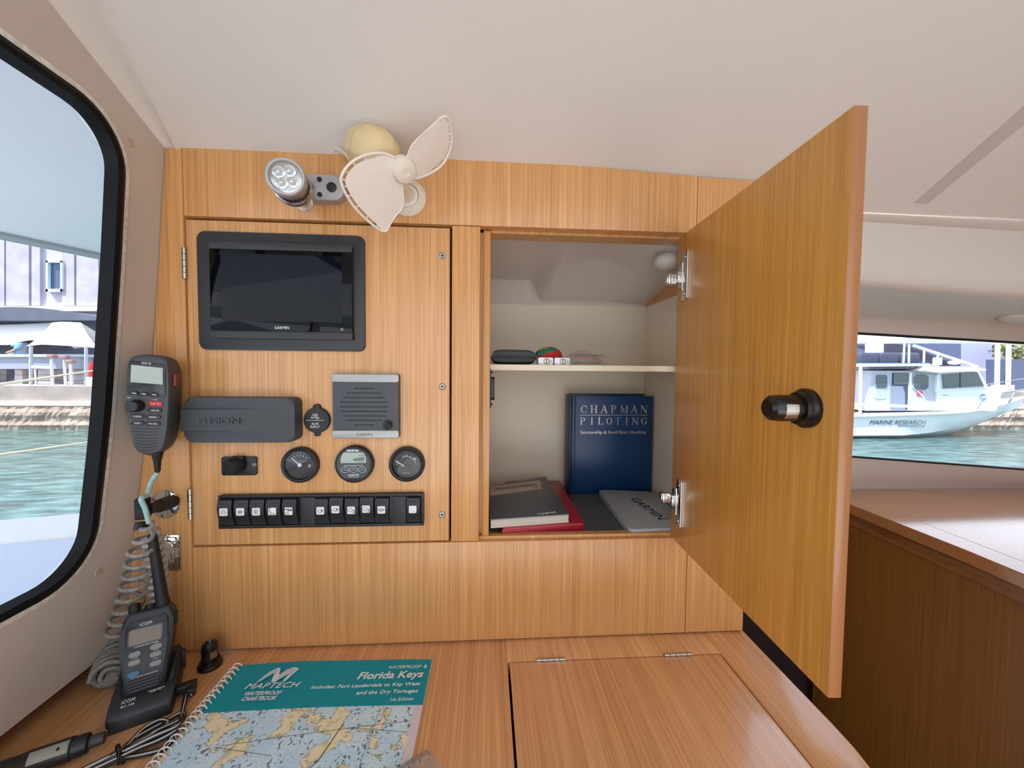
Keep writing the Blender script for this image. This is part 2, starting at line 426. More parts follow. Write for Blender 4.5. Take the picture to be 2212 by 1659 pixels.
# floor, hull side under the table, far right side, stairwell bulkhead coloured dark for its shade
M_floor = wood('cabin_sole', (120, 78, 44), 'y', con=.2)
bm = B(); box(bm, -.66, 2.6, -1.6, .42, -.05, 0); struct('floor', bm, M_floor, sm=0)
bm = B(); box(bm, 2.42, 2.46, -1.6, .5, 0, 1.75); struct('wall_right', bm, M_gel, sm=0)
bm = B(); box(bm, 1.15, 2.6, -1.40, -1.36, 0, 1.78); struct('light_block_back', bm, M_gel, sm=0)  # unseen wall added to keep rear light off the right side
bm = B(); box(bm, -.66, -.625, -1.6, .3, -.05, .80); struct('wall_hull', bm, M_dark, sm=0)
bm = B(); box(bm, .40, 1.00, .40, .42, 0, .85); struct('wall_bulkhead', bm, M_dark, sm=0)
# ================================================================== NAV CABINET (local frame: x right, y up from the table, z out of the face)
ZT = .725
cab = thing('wall_cabinet', 'light wood navigation cabinet with instrument panel and an open cupboard', 'cabinet', (0, 0, ZT), UP)
def cpt(x, z): return (x, z-ZT)
LE = [(-.5672, .7268), (-.5588, .808), (-.5529, .868), (-.5442, .934), (-.5350, 1.0), (-.5215, 1.10), (-.5105, 1.21), (-.5015, 1.3125), (-.4936, 1.41), (-.4866, 1.5065)]
T_ = .018
bm = B(); prism(bm, [cpt(-.4622, .7268), cpt(-.4622, 1.5075)]+[cpt(x+.001, z) for x, z in reversed(LE)], -T_, 0, .0012); obj('left_stile', bm, M_wood, cab)
bm = B(); prism(bm, [cpt(-.4614, 1.4068), cpt(.3438, 1.4068), cpt(.3438, 1.4985), cpt(.15, 1.507), cpt(-.04, 1.5105), cpt(-.25, 1.5105), cpt(-.4614, 1.508)], -T_, 0, .0012); obj('top_rail', bm, M_wood, cab)
bm = B(); prism(bm, [cpt(.3446, .7268), cpt(.4482, .7268), cpt(.4482, 1.495), cpt(.3446, 1.4982)], -T_, 0, .0012); obj('right_stile', bm, M_wood, cab)
bm = B(); prism(bm, [cpt(-.0573, .8947), cpt(-.0126, .8947), cpt(-.0126, 1.4058), cpt(-.0573, 1.4058)], -T_, -.0003, .0012); obj('centre_post', bm, M_wood, cab)
bm = B(); prism(bm, [cpt(-.4614, .7268), cpt(.3438, .7268), cpt(.3438, .8938), cpt(-.4614, .8938)], -T_, 0, .0012); obj('lower_panel', bm, M_wood, cab)
bm = B(); box(bm, -.47, -.05, .17, .685, -.03, -.0185); box(bm, -.47, .35, 0.002, .168, -.03, -.0185)
obj('backing', bm, M_dark, cab)
bm = B(); box(bm, -.60, .448, .0, .62, -.345, -.335); box(bm, -.014, -.0075, .12, .70, -.335, -.05); obj('carcass', bm, M_dark, cab)
# liner round the cupboard mouth
bm = B()
box(bm, -.0072, .0045, .1745, .6775, -.32, -.009, .001); box(bm, -.0072, .0044, .6776, .755, -.32, -.025); box(bm, -.0200, -.0072, .1745, .6775, -.05, -.019)
box(bm, -.02, .3955, .1590, .1740, -.024, -.009, .001); box(bm, .3440, .3560, .1745, .6775, -.05, -.012, .001)
box(bm, .0045, .344, .6770, .6815, -.05, -.018)
obj('mouth_liner', bm, wood('veneer_liner', (206, 148, 82), 'y'), cab)
bm = B(); box(bm, .0045, .3955, .125, .137, -.322, -.0495); obj('cupboard_floor', bm, M_cream, cab)
bm = B(); box(bm, -.02, .43, .12, .615, -.326, -.321); obj('back_panel', bm, M_cream, cab)
bm = B(); box(bm, .3955, .401, .13, .612, -.3205, -.020); obj('side_panel', bm, M_cream, cab)
bm = B(); prism(bm, [(-.32, .6125), (-.02, .6125), (-.02, .75), (-.32, .72)], .3955, .401)
bm.transform(Matrix(((0, 0, 1, 0), (0, 1, 0, 0), (1, 0, 0, 0), (0, 0, 0, 1)))); obj('upper_side_panel', bm, M_wood, cab)
bm = B(); box(bm, .0046, .3954, .4515, .4620, -.3208, -.05, .0008); obj('shelf', bm, M_cream, cab)
# end panel on the right, and the cabinet's outer side
bm = B(); box(bm, .4300, .4480, .002, .768, -.34, -.0185); obj('end_panel', bm, M_wood, cab)
# instrument door
idoor = obj('instrument_door', prism(B(), [cpt(-.4582, .8972), cpt(-.0608, .8972), cpt(-.0608, 1.4012), cpt(-.4582, 1.4012)], -.016, .0005, .0012), wood('veneer_instrument', (217, 163, 107), 'y'), cab)
def butt_hinge(parent, x, y, L, vert=True):
    bm = B(); n = 5
    for i in range(n):
        a, b = -L/2+L*i/n+.0004, -L/2+L*(i+1)/n-.0004
        p, q = ((x, y+a, .002), (x, y+b, .002)) if vert else ((x+a, y, .002), (x+b, y, .002))
        cyl(bm, p, q, .0036, n=12)
    if vert: box(bm, x-.004, x+.004, y-L/2, y+L/2, -.004, .0)
    else: box(bm, x-L/2, x+L/2, y-.004, y+.004, -.004, .0)
    return obj('hinge', bm, M_steel, parent)
butt_hinge(idoor, -.4600, 1.3348-ZT, .047); butt_hinge(idoor, -.4606, .9640-ZT, .048)
M_slot = mat('dark_slot', (30, 28, 26), .6)
def screw(parent, x, y, z=0, r=.0055, name='screw'):
    bm = B(); lathe(bm, [(r, 0), (r, .0008), (r*.8, .0016), (r*.72, .0012), (0, .0012)], (x, y, z), (0, 0, 1), 20, 0)
    for a in (.4, .4+PI/2):
        c, s = math.cos(a)*r*.42, math.sin(a)*r*.42
        k = len(bm.faces); bar(bm, [(x-c, y-s), (x+c, y+s)], r*.26, z+.0012, z+.0015)
        bm.faces.ensure_lookup_table()
        for f in bm.faces[k:]: f.material_index = 1
    return obj(name, bm, [M_steel, M_slot], parent)
for x, z in ((-.0722, 1.3578), (-.0718, 1.1497), (-.0720, .9407)): screw(idoor, x, z-ZT, .0005)
# cupboard door, standing open
t = R(87); D_ = V((-math.cos(t), 0, math.sin(t))); N_ = V((-math.sin(t), 0, -math.cos(t)))
DM = Matrix(((D_.x, 0, N_.x, .3131), (D_.y, 1, N_.y, 0), (D_.z, 0, N_.z, .001), (0, 0, 0, 1)))
y0, y1 = .8972-ZT, 1.3968-ZT
bm = B(); box(bm, 0, .319, y0, y1, -.0118, 0, .0008)
bm.faces.ensure_lookup_table()
for f in bm.faces:
    if abs(f.normal.z) < .5: f.material_index = 1
door = obj('door', bm, [M_door, M_edge], cab, M=DM)
def cup_hinge(yc):
    bm = B()
    prism(bm, [(.0215, yc-.037), (.0215, yc+.037), (.024, yc+.039), (.036, yc+.039), (.0385, yc+.036), (.0385, yc-.036), (.036, yc-.039), (.024, yc-.039)], 0, .0022, .0006)
    for s in (-1, 1): cyl(bm, (.030, yc+s*.029, .002), (.030, yc+s*.029, .0032), .003, n=14)
    prism(bm, [(.008, yc-.017), (.008, yc+.017), (.021, yc+.022), (.0235, yc+.022), (.0235, yc-.022), (.021, yc-.017)], .0005, .003, .0005)
    box(bm, .004, .020, yc-.009, yc+.009, .002, .008, .001)
    box(bm, -.008, .006, yc-.008, yc+.008, .0045, .017, .0012)
    box(bm, -.006, .003, yc-.0055, yc+.0055, .010, .0185, .0008)
    cyl(bm, (.0045, yc, .006), (.0045, yc, .0095), .003, n=12)
    return obj('hinge', bm, M_chrome, door)
cup_hinge(1.3290-ZT); cup_hinge(.9650-ZT)
M_knob = mat('black_knob', (20, 15, 13), .25)
def push_latch(bm, o, d):
    x, y, z = frame(d)
    lathe(bm, [(0, 0), (.0185, 0), (.0185, .0035), (.017, .005), (.0155, .0055), (.0155, .006)], o, d, 36)
    lathe(bm, [(.0155, .006), (.0150, .0105), (.0122, .011), (.0122, .016), (.0124, .0162), (.0124, .030), (.0114, .0350), (.0080, .0380), (0, .0383)], o, d, 8 if 0 else 36)
    return bm
bm = push_latch(B(), (.283, 1.1455-ZT, 0), (0, 0, 1)); lt = obj('push_latch', bm, M_knob, door)
bm = B()
for a in (R(-12),):
    for k in range(6):
        a0, a1 = a-R(33)+R(11)*k, a-R(33)+R(11)*(k+1); r = .01255
        vs = [bm.verts.new((.283+r*math.cos(q), 1.1455-ZT+r*math.sin(q), z)) for q, z in ((a0, .0165), (a1, .0165), (a1, .0280), (a0, .0280))]; bm.faces.new(vs)
obj('bolt_plate', bm, M_steel, door)

# moulded inner skin above the cupboard (part of the coach roof)
def mould_z(x, y):
    za = 1.3967+.27*(.32-y)
    sl = .52-.32*max(0, min(1, (x-.17)/.20))
    zb = 1.343+sl*(.32-y)+.030*max(0, 1-abs(y-.20)/.14)*max(0, 1-abs(x-.26)/.13)
    xb = .112+.27*(.32-y)+.5*max(0, .16-y)
    w = max(0, min(1, (x-xb+.012)/.034)); w = w*w*(3-2*w)
    return za*(1-w)+min(zb, za)*w
bm = B(); nx, ny = 70, 50; g = []
for j in range(ny+1):
    y = .02+(.3202-.02)*j/ny; g.append([bm.verts.new((-.03+.4268*i/nx, y, mould_z(-.03+.4268*i/nx, y))) for i in range(nx+1)])
for a, b in zip(g, g[1:]):
    for i in range(nx): bm.faces.new((a[i], a[i+1], b[i+1], b[i]))
last = [bm.verts.new((v.co.x, .3200, 1.337)) for v in g[-1]]
for i in range(nx): bm.faces.new((g[-1][i], g[-1][i+1], last[i+1], last[i]))
sph(bm, at(1446, 572, .10)+V((0, 0, .006)), (.030, .028, .018), 24, 14)
struct('trim_2', bm, M_gel, sm=70)

# ================================================================== CHART TABLE
tab = thing('chart_table', 'wood chart table with a hinged lid in front of the wall cabinet', 'table', (0, -.2, 0))
bm = B()
zt, zb = ZT, ZT-.022
lx0, lx1, ly1, ly0 = .0343, .3785, -.0462, -.40
box(bm, -.624, lx0, -.47, .016, zb, zt, .0006)
box(bm, lx0, lx1, ly1, .016, zb, zt, .0006); box(bm, lx0, lx1, -.47, ly0, zb, zt, .0006)
edge = [(lx1, .016), (lx1, -.47), (.25, -.47)]
prism(bm, [(lx1, .016), (lx1, -.47), (.40, -.47), (.418, -.385), (.432, -.30), (.4395, -.25), (.4425, -.228), (.4465, -.205), (.4482, -.17), (.4485, -.10), (.4495, 0), (.4495, .016)], zb, zt, .0022, 3)
obj('tabletop', bm, M_woodd, tab, world=True)
bm = B(); box(bm, -.6, .43, -.42, -.002, .02, zb-.012); box(bm, -.6, .030, -.42, -.002, zb-.012, zb); box(bm, .384, .43, -.42, -.002, zb-.012, zb); box(bm, .03, .384, -.41, -.03, zb-.02, zb-.012); obj('base', bm, M_dark, tab, world=True)
bm = B(); box(bm, lx0+.0034, lx1-.0026, ly0+.002, ly1-.0028, zb+.004, zt, .0012); lid = obj('lid', bm, M_woodd, tab, world=True)
for x in (.1021, .3071):
    bm = B(); L = .0455; n = 5
    for i in range(n): cyl(bm, (x-L/2+L*i/n+.0004, ly1-.0014, zt+.001), (x-L/2+L*(i+1)/n-.0004, ly1-.0014, zt+.001), .0026, n=12)
    obj('hinge', bm, M_steel, lid, world=True)

# ================================================================== SALOON SIDEBOARD on the right
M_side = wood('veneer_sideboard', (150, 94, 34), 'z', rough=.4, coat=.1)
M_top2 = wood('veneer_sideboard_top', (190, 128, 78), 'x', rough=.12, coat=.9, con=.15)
sb = thing('sideboard', 'wood sideboard under the far window, seen beyond the open cupboard door', 'sideboard', (1.3, 0, 0))
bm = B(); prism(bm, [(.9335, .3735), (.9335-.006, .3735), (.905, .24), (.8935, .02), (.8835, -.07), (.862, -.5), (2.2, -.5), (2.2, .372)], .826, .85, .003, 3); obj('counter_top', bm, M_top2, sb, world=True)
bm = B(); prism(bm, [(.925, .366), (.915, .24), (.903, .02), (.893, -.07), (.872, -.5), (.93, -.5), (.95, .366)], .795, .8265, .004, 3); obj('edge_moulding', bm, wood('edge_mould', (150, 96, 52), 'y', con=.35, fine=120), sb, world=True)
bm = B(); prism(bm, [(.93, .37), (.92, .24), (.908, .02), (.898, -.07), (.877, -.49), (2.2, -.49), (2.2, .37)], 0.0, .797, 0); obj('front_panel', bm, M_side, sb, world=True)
bm = B(); a = [(.978, .372), (.932, -.12), (.905, -.5)]; 
for p, q in zip(a, a[1:]): bar(bm, [p, q], .0012, .8499, .8502)
obj('inlay_line', bm, M_edge, sb, world=True)
# ================================================================== INSTRUMENTS on the panel door
def arc(cx, cy, r, a0, a1, n=16, ry=None): return [(cx+r*math.cos(R(a0+(a1-a0)*i/n)), cy+(ry or r)*math.sin(R(a0+(a1-a0)*i/n))) for i in range(n+1)]
FN = -.0006                                    # front plane of the instrument door
def panel(name, label, cat, x, z, group=None): return thing(name, label, cat, (x, FN, z), UP, group)
M_screen = mat('screen_glass', (9, 10, 12), .04, spec=.2)
M_active = mat('screen_active', (11, 14, 23), .035, spec=.2)
# --- chart plotter
cp = panel('chartplotter', 'black framed chartplotter display with a dark screen, mounted upper left on the panel', 'chartplotter', -.316, 1.2938)
bm = B(); prism(bm, rrect(.248, .179, .010), 0, .0045, .0018, 3); obj('bezel', bm, M_char, cp)
ux, uy = .0042, -.0003
bm = B(); prism(bm, rrect(.2085, .0105, .002, ux, uy+.0665), .004, .0145, .001); prism(bm, rrect(.2085, .0105, .002, ux, uy-.0665), .004, .0145, .001)
prism(bm, rrect(.2075, .139, .002, ux, uy), .004, .0125)
obj('housing', bm, M_char, cp)
bm = B(); prism(bm, rrect(.2075, .1215, .001, ux, uy), .0125, .0142, .0004); scr = obj('screen', bm, M_screen, cp)
bm = B(); prism(bm, rrect(.1765, .1005, .0005, .0048, .0042), .0141, .01435); obj('display_area', bm, M_active, scr)
text('GARMIN', scr, .0036, -.0552, .0212, .0042, .0142, M_white)
bm = B(); P_ = arc(.0929, -.0566, .0017, 125, 415, 14); bar(bm, P_, .0005, .0142, .0144); bar(bm, [(.0929, -.0562), (.0929, -.0544)], .0005, .0142, .0144); obj('power_symbol', bm, M_white, scr)
# --- rubber cover over the stereo
fc = panel('stereo_cover', 'slate grey rubber protective cover with raised band, left of the round socket', 'cover', -.3695, 1.0985)
def sq(rx, ry, e, n=48):
    o = []
    for i in range(n):
        a = 2*PI*i/n; c, s = math.cos(a), math.sin(a); o.append((rx*math.copysign(abs(c)**(2/e), c), ry*math.copysign(abs(s)**(2/e), s)))
    return o
M_slate = mat('slate_rubber', (68, 70, 74), .62, bump=.08, bscale=1200)
bm = B(); prism(bm, rrect(.159, .0676, .010, n=8), 0, .0255, .0045, 4); obj('shell', bm, M_slate, fc)
bm = B(); pr = [(-.0835, 0), (-.0835, .026), (-.081, .0302), (-.012, .0302), (.020, .0262), (.034, .0245), (.034, 0)]
a = [bm.verts.new((x, -.0165, z)) for x, z in pr]; b = [bm.verts.new((x, .0170, z)) for x, z in pr]; bm.faces.new(list(reversed(a))); f1 = bm.faces.new(b)
for i in range(len(pr)): bm.faces.new((a[i], a[(i+1) % len(pr)], b[(i+1) % len(pr)], b[i]))
bevel(bm, [e for e in bm.edges if max(v.co.z for v in e.verts) > .02], .0016, 2); band = obj('raised_band', bm, M_slate, fc)
text('FUSION', band, -.0262-.0, -.0003, .058, .0098, .0302, mat('embossed_rubber', (60, 61, 65), .4), ext=.0007, bold=.02)
# --- round USB / aux socket cap
us = panel('usb_socket', 'round black capped socket lettered in white, between the rubber cover and the speaker', 'socket', -.2667, 1.0957)
bm = B(); lathe(bm, [(0, 0), (.0200, 0), (.0203, .004), (.0193, .0058), (0, .0062)], n=48)
prism(bm, rrect(.011, .010, .0045, 0, .0205), 0, .0052, .001); prism(bm, rrect(.0085, .008, .002, 0, -.0215), 0, .0045, .001); obj('cap', bm, M_blk, us)
text('USB', us, -.0018, .0088, .0082, .0032, .0061, M_white); text('AUX\nINPUT', us, -.0018, -.0078, .0145, .0085, .0061, M_white)
bm = B(); z0, z1 = .0061, .0063
bar(bm, [(-.0155, .0002), (.0115, .0002)], .0005, z0, z1); bar(bm, [(-.0068, .0042), (.0035, .0042)], .0005, z0, z1); prism(bm, ell(.0013, .0013, -.0065, .0042, 14), z0, z1); prism(bm, [(.0035, .0052), (.0035, .0032), (.0052, .0042)], z0, z1)
bar(bm, [(-.004, .0042), (-.0018, .0060), (.0006, .0060)], .0004, z0, z1); bar(bm, [(-.0022, .0042), (0, .0026), (.0020, .0026)], .0004, z0, z1); prism(bm, ell(.0007, .0007, .0008, .0060, 10), z0, z1); bar(bm, [(.002, .0026), (.0031, .0026)], .0012, z0, z1)
obj('usb_symbol', bm, M_white, us)
# --- square speaker
sp = panel('speaker', 'square dark grey speaker with silver bands and a slotted grille', 'speaker', -.1885, 1.1188)
bm = B(); prism(bm, rrect(.1005, .1005, .003), 0, .0125, .0012); prism(bm, rrect(.1, .0765, .001, 0, -.0003), .012, .0136, .0006); obj('body', bm, M_gry, sp)
for y, h in ((.0439, .0118), (-.0438, .0112)):
    bm = B(); prism(bm, rrect(.1006, h, .0022, 0, y), .011, .0142, .001); obj('silver_band', bm, M_silv, sp)
bm = B()
for i, hw in enumerate((81, 143, 174, 191, 194, 191, 174, 143, 81)):
    prism(bm, rrect(hw*2*.000188, .0019, .0009, -.0022, .0279-i*.00714, 3), .0136, .0138)
obj('grille', bm, M_ink, sp)
bm = B(); lathe(bm, [(.0066, .0136), (.0066, .022), (.0058, .0228), (.0042, .0226), (.0038, .021), (0, .021)], (.0346, -.0292, 0), n=24); obj('volume_knob', bm, M_blk2, sp)
text('GARMIN', sp, -.002, -.0440, .0242, .0037, .0142, mat('grey_ink', (84, 84, 86), .5))
# --- 12 V socket
so = panel('power_socket', 'small rectangular black power socket with a round cap, under the rubber cover', 'socket', -.3857, 1.0234)
bm = B(); prism(bm, rrect(.0525, .0292, .003), 0, .0034, .001); obj('plate', bm, M_blk, so)
bm = B(); d = V((-.42, -.12, 1)); lathe(bm, [(0, 0), (.0118, 0), (.0118, .005), (.0128, .0055), (.0128, .0155), (.0118, .0172), (0, .0172)], (.0012, .0036, .003), d, 32); box(bm, -.009, .010, .011, .0165, .003, .010, .001); obj('cap', bm, M_rub, so)
screw(so, .0236, .0024, .0034, .0033)
# --- three round gauges
M_face = mat('gauge_face', (48, 46, 46), .45); M_gl = glass('gauge_glass', (245, 247, 248), .10); M_red = mat('red_ink', (190, 60, 50), .5)
def gauge(label, x, z, face=M_face):
    g = panel('gauge', label, 'gauge', x, z, 'round gauges above the switch row')
    bm = B(); lathe(bm, [(0, 0), (.0282, 0), (.0282, .006), (.0272, .0098), (.0250, .0112), (.0232, .0104), (.0222, .0086), (.0216, .0070), (.0214, .0062)], n=56); obj('bezel', bm, M_blk, g)
    bm = B(); lathe(bm, [(0, .0062), (.0216, .0062)], n=48); f = obj('dial', bm, face, g)
    return g, f
k = .0285/245
g1, f1 = gauge('round fuel gauge with a pump symbol and glass reflecting the window, leftmost of three', -.2922, 1.0254)
bm = B(); z0, z1 = .0062, .0064
for a in range(50, 141, 18): bar(bm, [(.0135*math.cos(R(a)), .0135*math.sin(R(a))), (.0165*math.cos(R(a)), .0165*math.sin(R(a)))], .0006, z0, z1)
bar(bm, [(.013, -.0035), (.013, .0005), (.0152, .0005), (.0152, -.0035), (.013, -.0035)], .0006, z0, z1); bar(bm, [(.0152, -.0015), (.0165, -.0015), (.0165, .0)], .0005, z0, z1); obj('scale', bm, M_white, f1)
bm = B(); bar(bm, [(-.0015, .001), (-.0115, .0115)], .0011, .0070, .0076); lathe(bm, [(.003, .0062), (.003, .0078), (0, .0080)], n=20); obj('needle', bm, M_white, g1)
bm = B(); lathe(bm, [(.0224, .0090), (.0150, .0098), (0, .0104)], n=48); obj('glass', bm, M_gl, g1)
# battery monitor
g2 = panel('battery_monitor', 'round battery monitor with a small grey display and three oval buttons, between the two gauges', 'monitor', -.2086, 1.0264)
bm = B(); lathe(bm, [(0, 0), (.0296, 0), (.0296, .0085), (.0283, .0108), (.0268, .0112), (.0262, .0106), (0, .0106)], n=56); obj('bezel', bm, M_blk, g2)
M_g2 = mat('monitor_face', (74, 77, 82), .5)
fp = [p for p in ell(.0258, .0258, n=64)]; fp = [(x, max(y, -.0215)) for x, y in fp]
bm = B(); prism(bm, fp, .0104, .0110); f2 = obj('face', bm, M_g2, g2)
lc = [(-.0195, .0027), (.0195, .0027), (.0195, .011), (.0150, .0195), (-.0150, .0195), (-.0195, .011)]
bm = B(); prism(bm, lc, .0110, .0113); l2 = obj('display', bm, mat('monitor_lcd', (178, 190, 178), .12), f2)
bm = B()
for i in range(7): bar(bm, [(.001+i*.0024, .0065), (.001+i*.0024, .0095+i*.0004)], .0016, .0113, .01135)
bar(bm, [(.008, .0145), (.014, .0145), (.014, .0175)], .0008, .0113, .01135); bar(bm, [(.0025, .004), (.017, .004)], .0005, .0113, .01135); obj('segments', bm, mat('lcd_segment', (70, 80, 72), .4), f2)
text('xantrex', f2, -.001, .0227, .0195, .0036, .0110, M_white, bold=.02)
text('LinkLITE', f2, .0, -.0162, .0160, .0034, .0110, M_white, bold=.01); text('battery monitor', f2, 0, -.0196, .0150, .0014, .0110, M_white)
text('manual synchronize', f2, 0, -.0008, .0215, .0013, .0110, M_white)
bm = B(); bar(bm, [(-.014, -.0018), (-.014, -.0004), (-.0125, -.0004)], .0004, .0110, .0112); bar(bm, [(.0125, -.0004), (.014, -.0004), (.014, -.0018)], .0004, .0110, .0112); bar(bm, [(-.014, -.0018), (-.014, -.0017), (.014, -.0017)], .00025, .0110, .0111); obj('bracket_lines', bm, M_white, f2)
for i, (s, sx) in enumerate((('V', -.0132), ('A / Ah', 0), ('%', .0132))):
    bm = B(); e = ell(.0060, .0044, sx, -.0079, 28); bar(bm, e+[e[0]], .0005, .0110, .01118); bar(bm, [(sx-.004, -.0083), (sx+.004, -.0083)], .0003, .0110, .01118); bt = obj('button', bm, M_white, g2)
    text(s, bt, sx, -.0065, .0014 if len(s) < 3 else .0040, .0013, .0110, M_white)
g3, f3 = gauge('round water tank gauge with a white arc scale and white needle, rightmost above the switches', -.1272, 1.0253)
bm = B(); bar(bm, arc(0, -.002, .0145, 42, 128, 18), .0006, z0, z1)
for a in (50, 70, 90, 110): bar(bm, [(.0145*math.cos(R(a)), -.002+.0145*math.sin(R(a))), (.0172*math.cos(R(a)), -.002+.0172*math.sin(R(a)))], .0007 if a != 90 else .0014, z0, z1)
bar(bm, [(.0118, .0068), (.0140, .0095)], .0016, z0, z1); obj('scale', bm, M_white, f3)
bm = B(); bar(bm, arc(0, -.002, .0158, 120, 138, 6), .0022, z0, z1); obj('empty_mark', bm, M_red, f3)
text('F', f3, .0136, .0036, .0016, .0028, .0062, M_white); text('wema', f3, -.0005, -.0140, .0115, .0026, .0062, mat('dim_ink', (150, 148, 146), .6)); text('E', f3, -.0148, .001, .0016, .0026, .0062, M_white)
bm = B(); 
for yy in (-.001, .0006, .0022): bar(bm, [(.0112+.0008*i, yy+(.0004 if i % 2 else -.0004)) for i in range(7)], .0004, z0, z1)
obj('wave_symbol', bm, mat('dim_ink2', (110, 108, 106), .6), f3)
bm = B(); bar(bm, [(-.003, -.0035), (-.0165, .0060)], .0015, .0070, .0078); obj('needle', bm, M_white, g3)
bm = B(); lathe(bm, [(.0052, .0062), (.0052, .0080), (.0045, .0086), (0, .0086)], (.0005, -.006, 0), n=24); obj('needle_hub', bm, M_char, g3)
bm = B(); lathe(bm, [(.0224, .0090), (.0150, .0094), (0, .0096)], n=48); obj('glass', bm, glass('gauge_glass_clear', (246, 246, 246), .06), g3)
# --- switch row
sw = panel('switch_panel', 'long black panel with a row of rocker switches at the foot of the instrument door', 'switch panel', -.2575, .9525)
bm = B(); prism(bm, rrect(.3146, .0524, .004), 0, .0050, .0012)
for y in (.0240, -.0240): box(bm, -.1555, .1555, y-.0022, y+.0022, .0048, .0088, .001)
for x in (-.1553, .1553): box(bm, x-.0020, x+.0020, -.0262, .0262, .0048, .0088, .001)
obj('frame', bm, M_blk, sw)
RX = [-.4020, -.3775, -.3540, -.3301, -.3056, -.2796, -.2578, -.2349, -.2110, -.1881, -.1644, -.1391, -.1158]
M_rk = mat('rocker_black', (33, 34, 37), .45); M_lens = mat('lens_white', (226, 226, 226), .35)
def icon(bm, kind):
    z0, z1 = 0, .0002; L = lambda p, w=.0005: bar(bm, p, w, z0, z1)
    if kind < 3:
        e = ell(.0021, .0021, 0, 0, 16); L(e+[e[0]])
        for i in range(8 if kind else 7):
            a = R(45*i+(0 if kind else -45)); L([(.0030*math.cos(a), .0030*math.sin(a)), (.0044*math.cos(a), .0044*math.sin(a))])
        if kind == 1: L([(-.0012, 0), (.0012, 0)], .0012)
        if kind == 2: L([(0, -.002), (0, .002)])
    elif kind == 3:
        L(arc(-.001, .0022, .0034, 270, 90, 10)+[(-.004, .0050), (-.004, -.0006), (-.001, -.0012)])
        for i in range(5): L([(-.0035+i*.0018, -.0025), (-.0028+i*.0018, -.0055)])
    elif kind == 4:
        L([(-.0052, .0024), (-.001, .0032), (.0045, .0026), (.0045, .001), (-.001, .001)], .0012); L(arc(-.0025, -.0045, .0026, 0, 180, 8)+[(-.0051, -.0045), (.0001, -.0045)])
    elif kind in (5, 6): L(arc(0, -.001, .004, 20, 160, 10, .0035)); L(arc(0, .0012, .004, 200, 340, 10, .0035)); L([(.001, .0012), (.004, .0002), (.001, -.0012)], .0007)
    elif kind in (7, 8): L(arc(-.001, .0006, .0038, 30, 300, 14, .0026)); L([(.001, .0), (.0045, 0), (.0045, -.0032), (.0025, -.0042)], .0008)
    elif kind == 9: L([(-.0048, 0), (.0048, 0)], .0008); L([(-.003, 0), (-.002, .0020), (.002, .0020), (.003, 0)]); L([(-.003, 0), (-.002, -.0020), (.002, -.0020), (.003, 0)])
prof = [(.0212, .0040), (.0212, .0098), (.0200, .0124), (.0140, .0138), (.0070, .0146), (0, .0142), (-.0060, .0124), (-.0120, .0096), (-.0170, .0082), (-.0205, .0078), (-.0212, .0066), (-.0212, .0040)]
kind = 0
for i, x in enumerate(RX):
    cx = x+.2575
    if i in (5, 11):
        bm = B(); box(bm, cx-.0110, cx+.0110, -.0215, .0215, .0045, .0090, .0006); obj('blank_plate', bm, mat('blank_grey', (44, 45, 48), .5) if i == 5 else bpy.data.materials['blank_grey'], sw); continue
    bm = B(); hw = .0104; up = 0 if i not in (7, 9) else .0015
    a = [bm.verts.new((cx-hw, v+up, n+.0004)) for v, n in prof]; b = [bm.verts.new((cx+hw, v+up, n+.0004)) for v, n in prof]
    fa = bm.faces.new(a); fb = bm.faces.new(list(reversed(b)))
    for q in range(len(prof)): bm.faces.new((a[q], b[q], b[(q+1) % len(prof)], a[(q+1) % len(prof)]))
    bevel(bm, [e for e in list(fa.edges)+list(fb.edges)], .0010, 2)
    for q in range(4): sph(bm, (cx-.0066+.0044*q, .0150+up, .0141), .0008, 8, 6)
    for r_ in range(2):
        for q in range(5): sph(bm, (cx-.0076+.0038*q, -.0130-.0034*r_+up, .0097-.0009*r_), .0007, 8, 6)
    rk = obj('rocker_switch', bm, M_rk, sw)
    TM = Matrix.Translation((cx-.0005, .0028+up, .01475)) @ Matrix.Rotation(R(-1 if up == 0 else 3), 4, 'X')
    bm = B(); prism(bm, rrect(.0118, .0118, .0014), -.0020, .0006, .0004); bm.transform(TM); ln = obj('symbol_lens', bm, M_lens, rk)
    if i < 12:
        bm = B(); icon(bm, kind); bm.transform(TM @ Matrix.Translation((0, 0, .0006)) @ Matrix.Diagonal((1.05, 1.05, 1, 1)))
        obj('symbol', bm, M_ink, rk); kind += 1

# ================================================================== READING LAMP on the top rail
lp = thing('reading_lamp', 'small silver reading lamp with a swivel head on the top rail, left of the fan', 'lamp', (-.2535, 0, 1.4500), UP)
M_grey2 = mat('satin_silver', (178, 178, 180), .38, metal=.4)
st = [(-.0225, .019), (-.0225, -.019)]+arc(.0175, 0, .019, -90, 90, 16)
bm = B(); prism(bm, [(-.035, .019), (-.038, .012), (-.038, -.012), (-.035, -.019)]+arc(.0180, 0, .019, -90, 90, 16), 0, .0165, .002, 3); bp_ = obj('base_plate', bm, M_grey2, lp)
for x, y, r in ((.0175, .0002, .0074), (-.0002, .0112, .0036), (-.0001, -.0112, .0036)):
    bm = B(); lathe(bm, [(r, .016), (r, .0178), (r*.85, .0184), (0, .0184)], (x, y, 0), n=24); obj('button', bm, M_blk, lp)
rear = V((-.0195, -.027, .024)); front = V((.0030, -.0360, .122)); ax = (front-rear).normalized(); LN = (front-rear).length
bm = B(); sph(bm, (-.016, -.001, .021), .0085); tube(bm, [(-.016, -.001, .018), (-.0165, -.012, .027), rear+ax*.018], .0055, 10); obj('swivel', bm, M_grey2, lp)
prof = [(0, 0), (.0105, 0), (.0118, .002)]
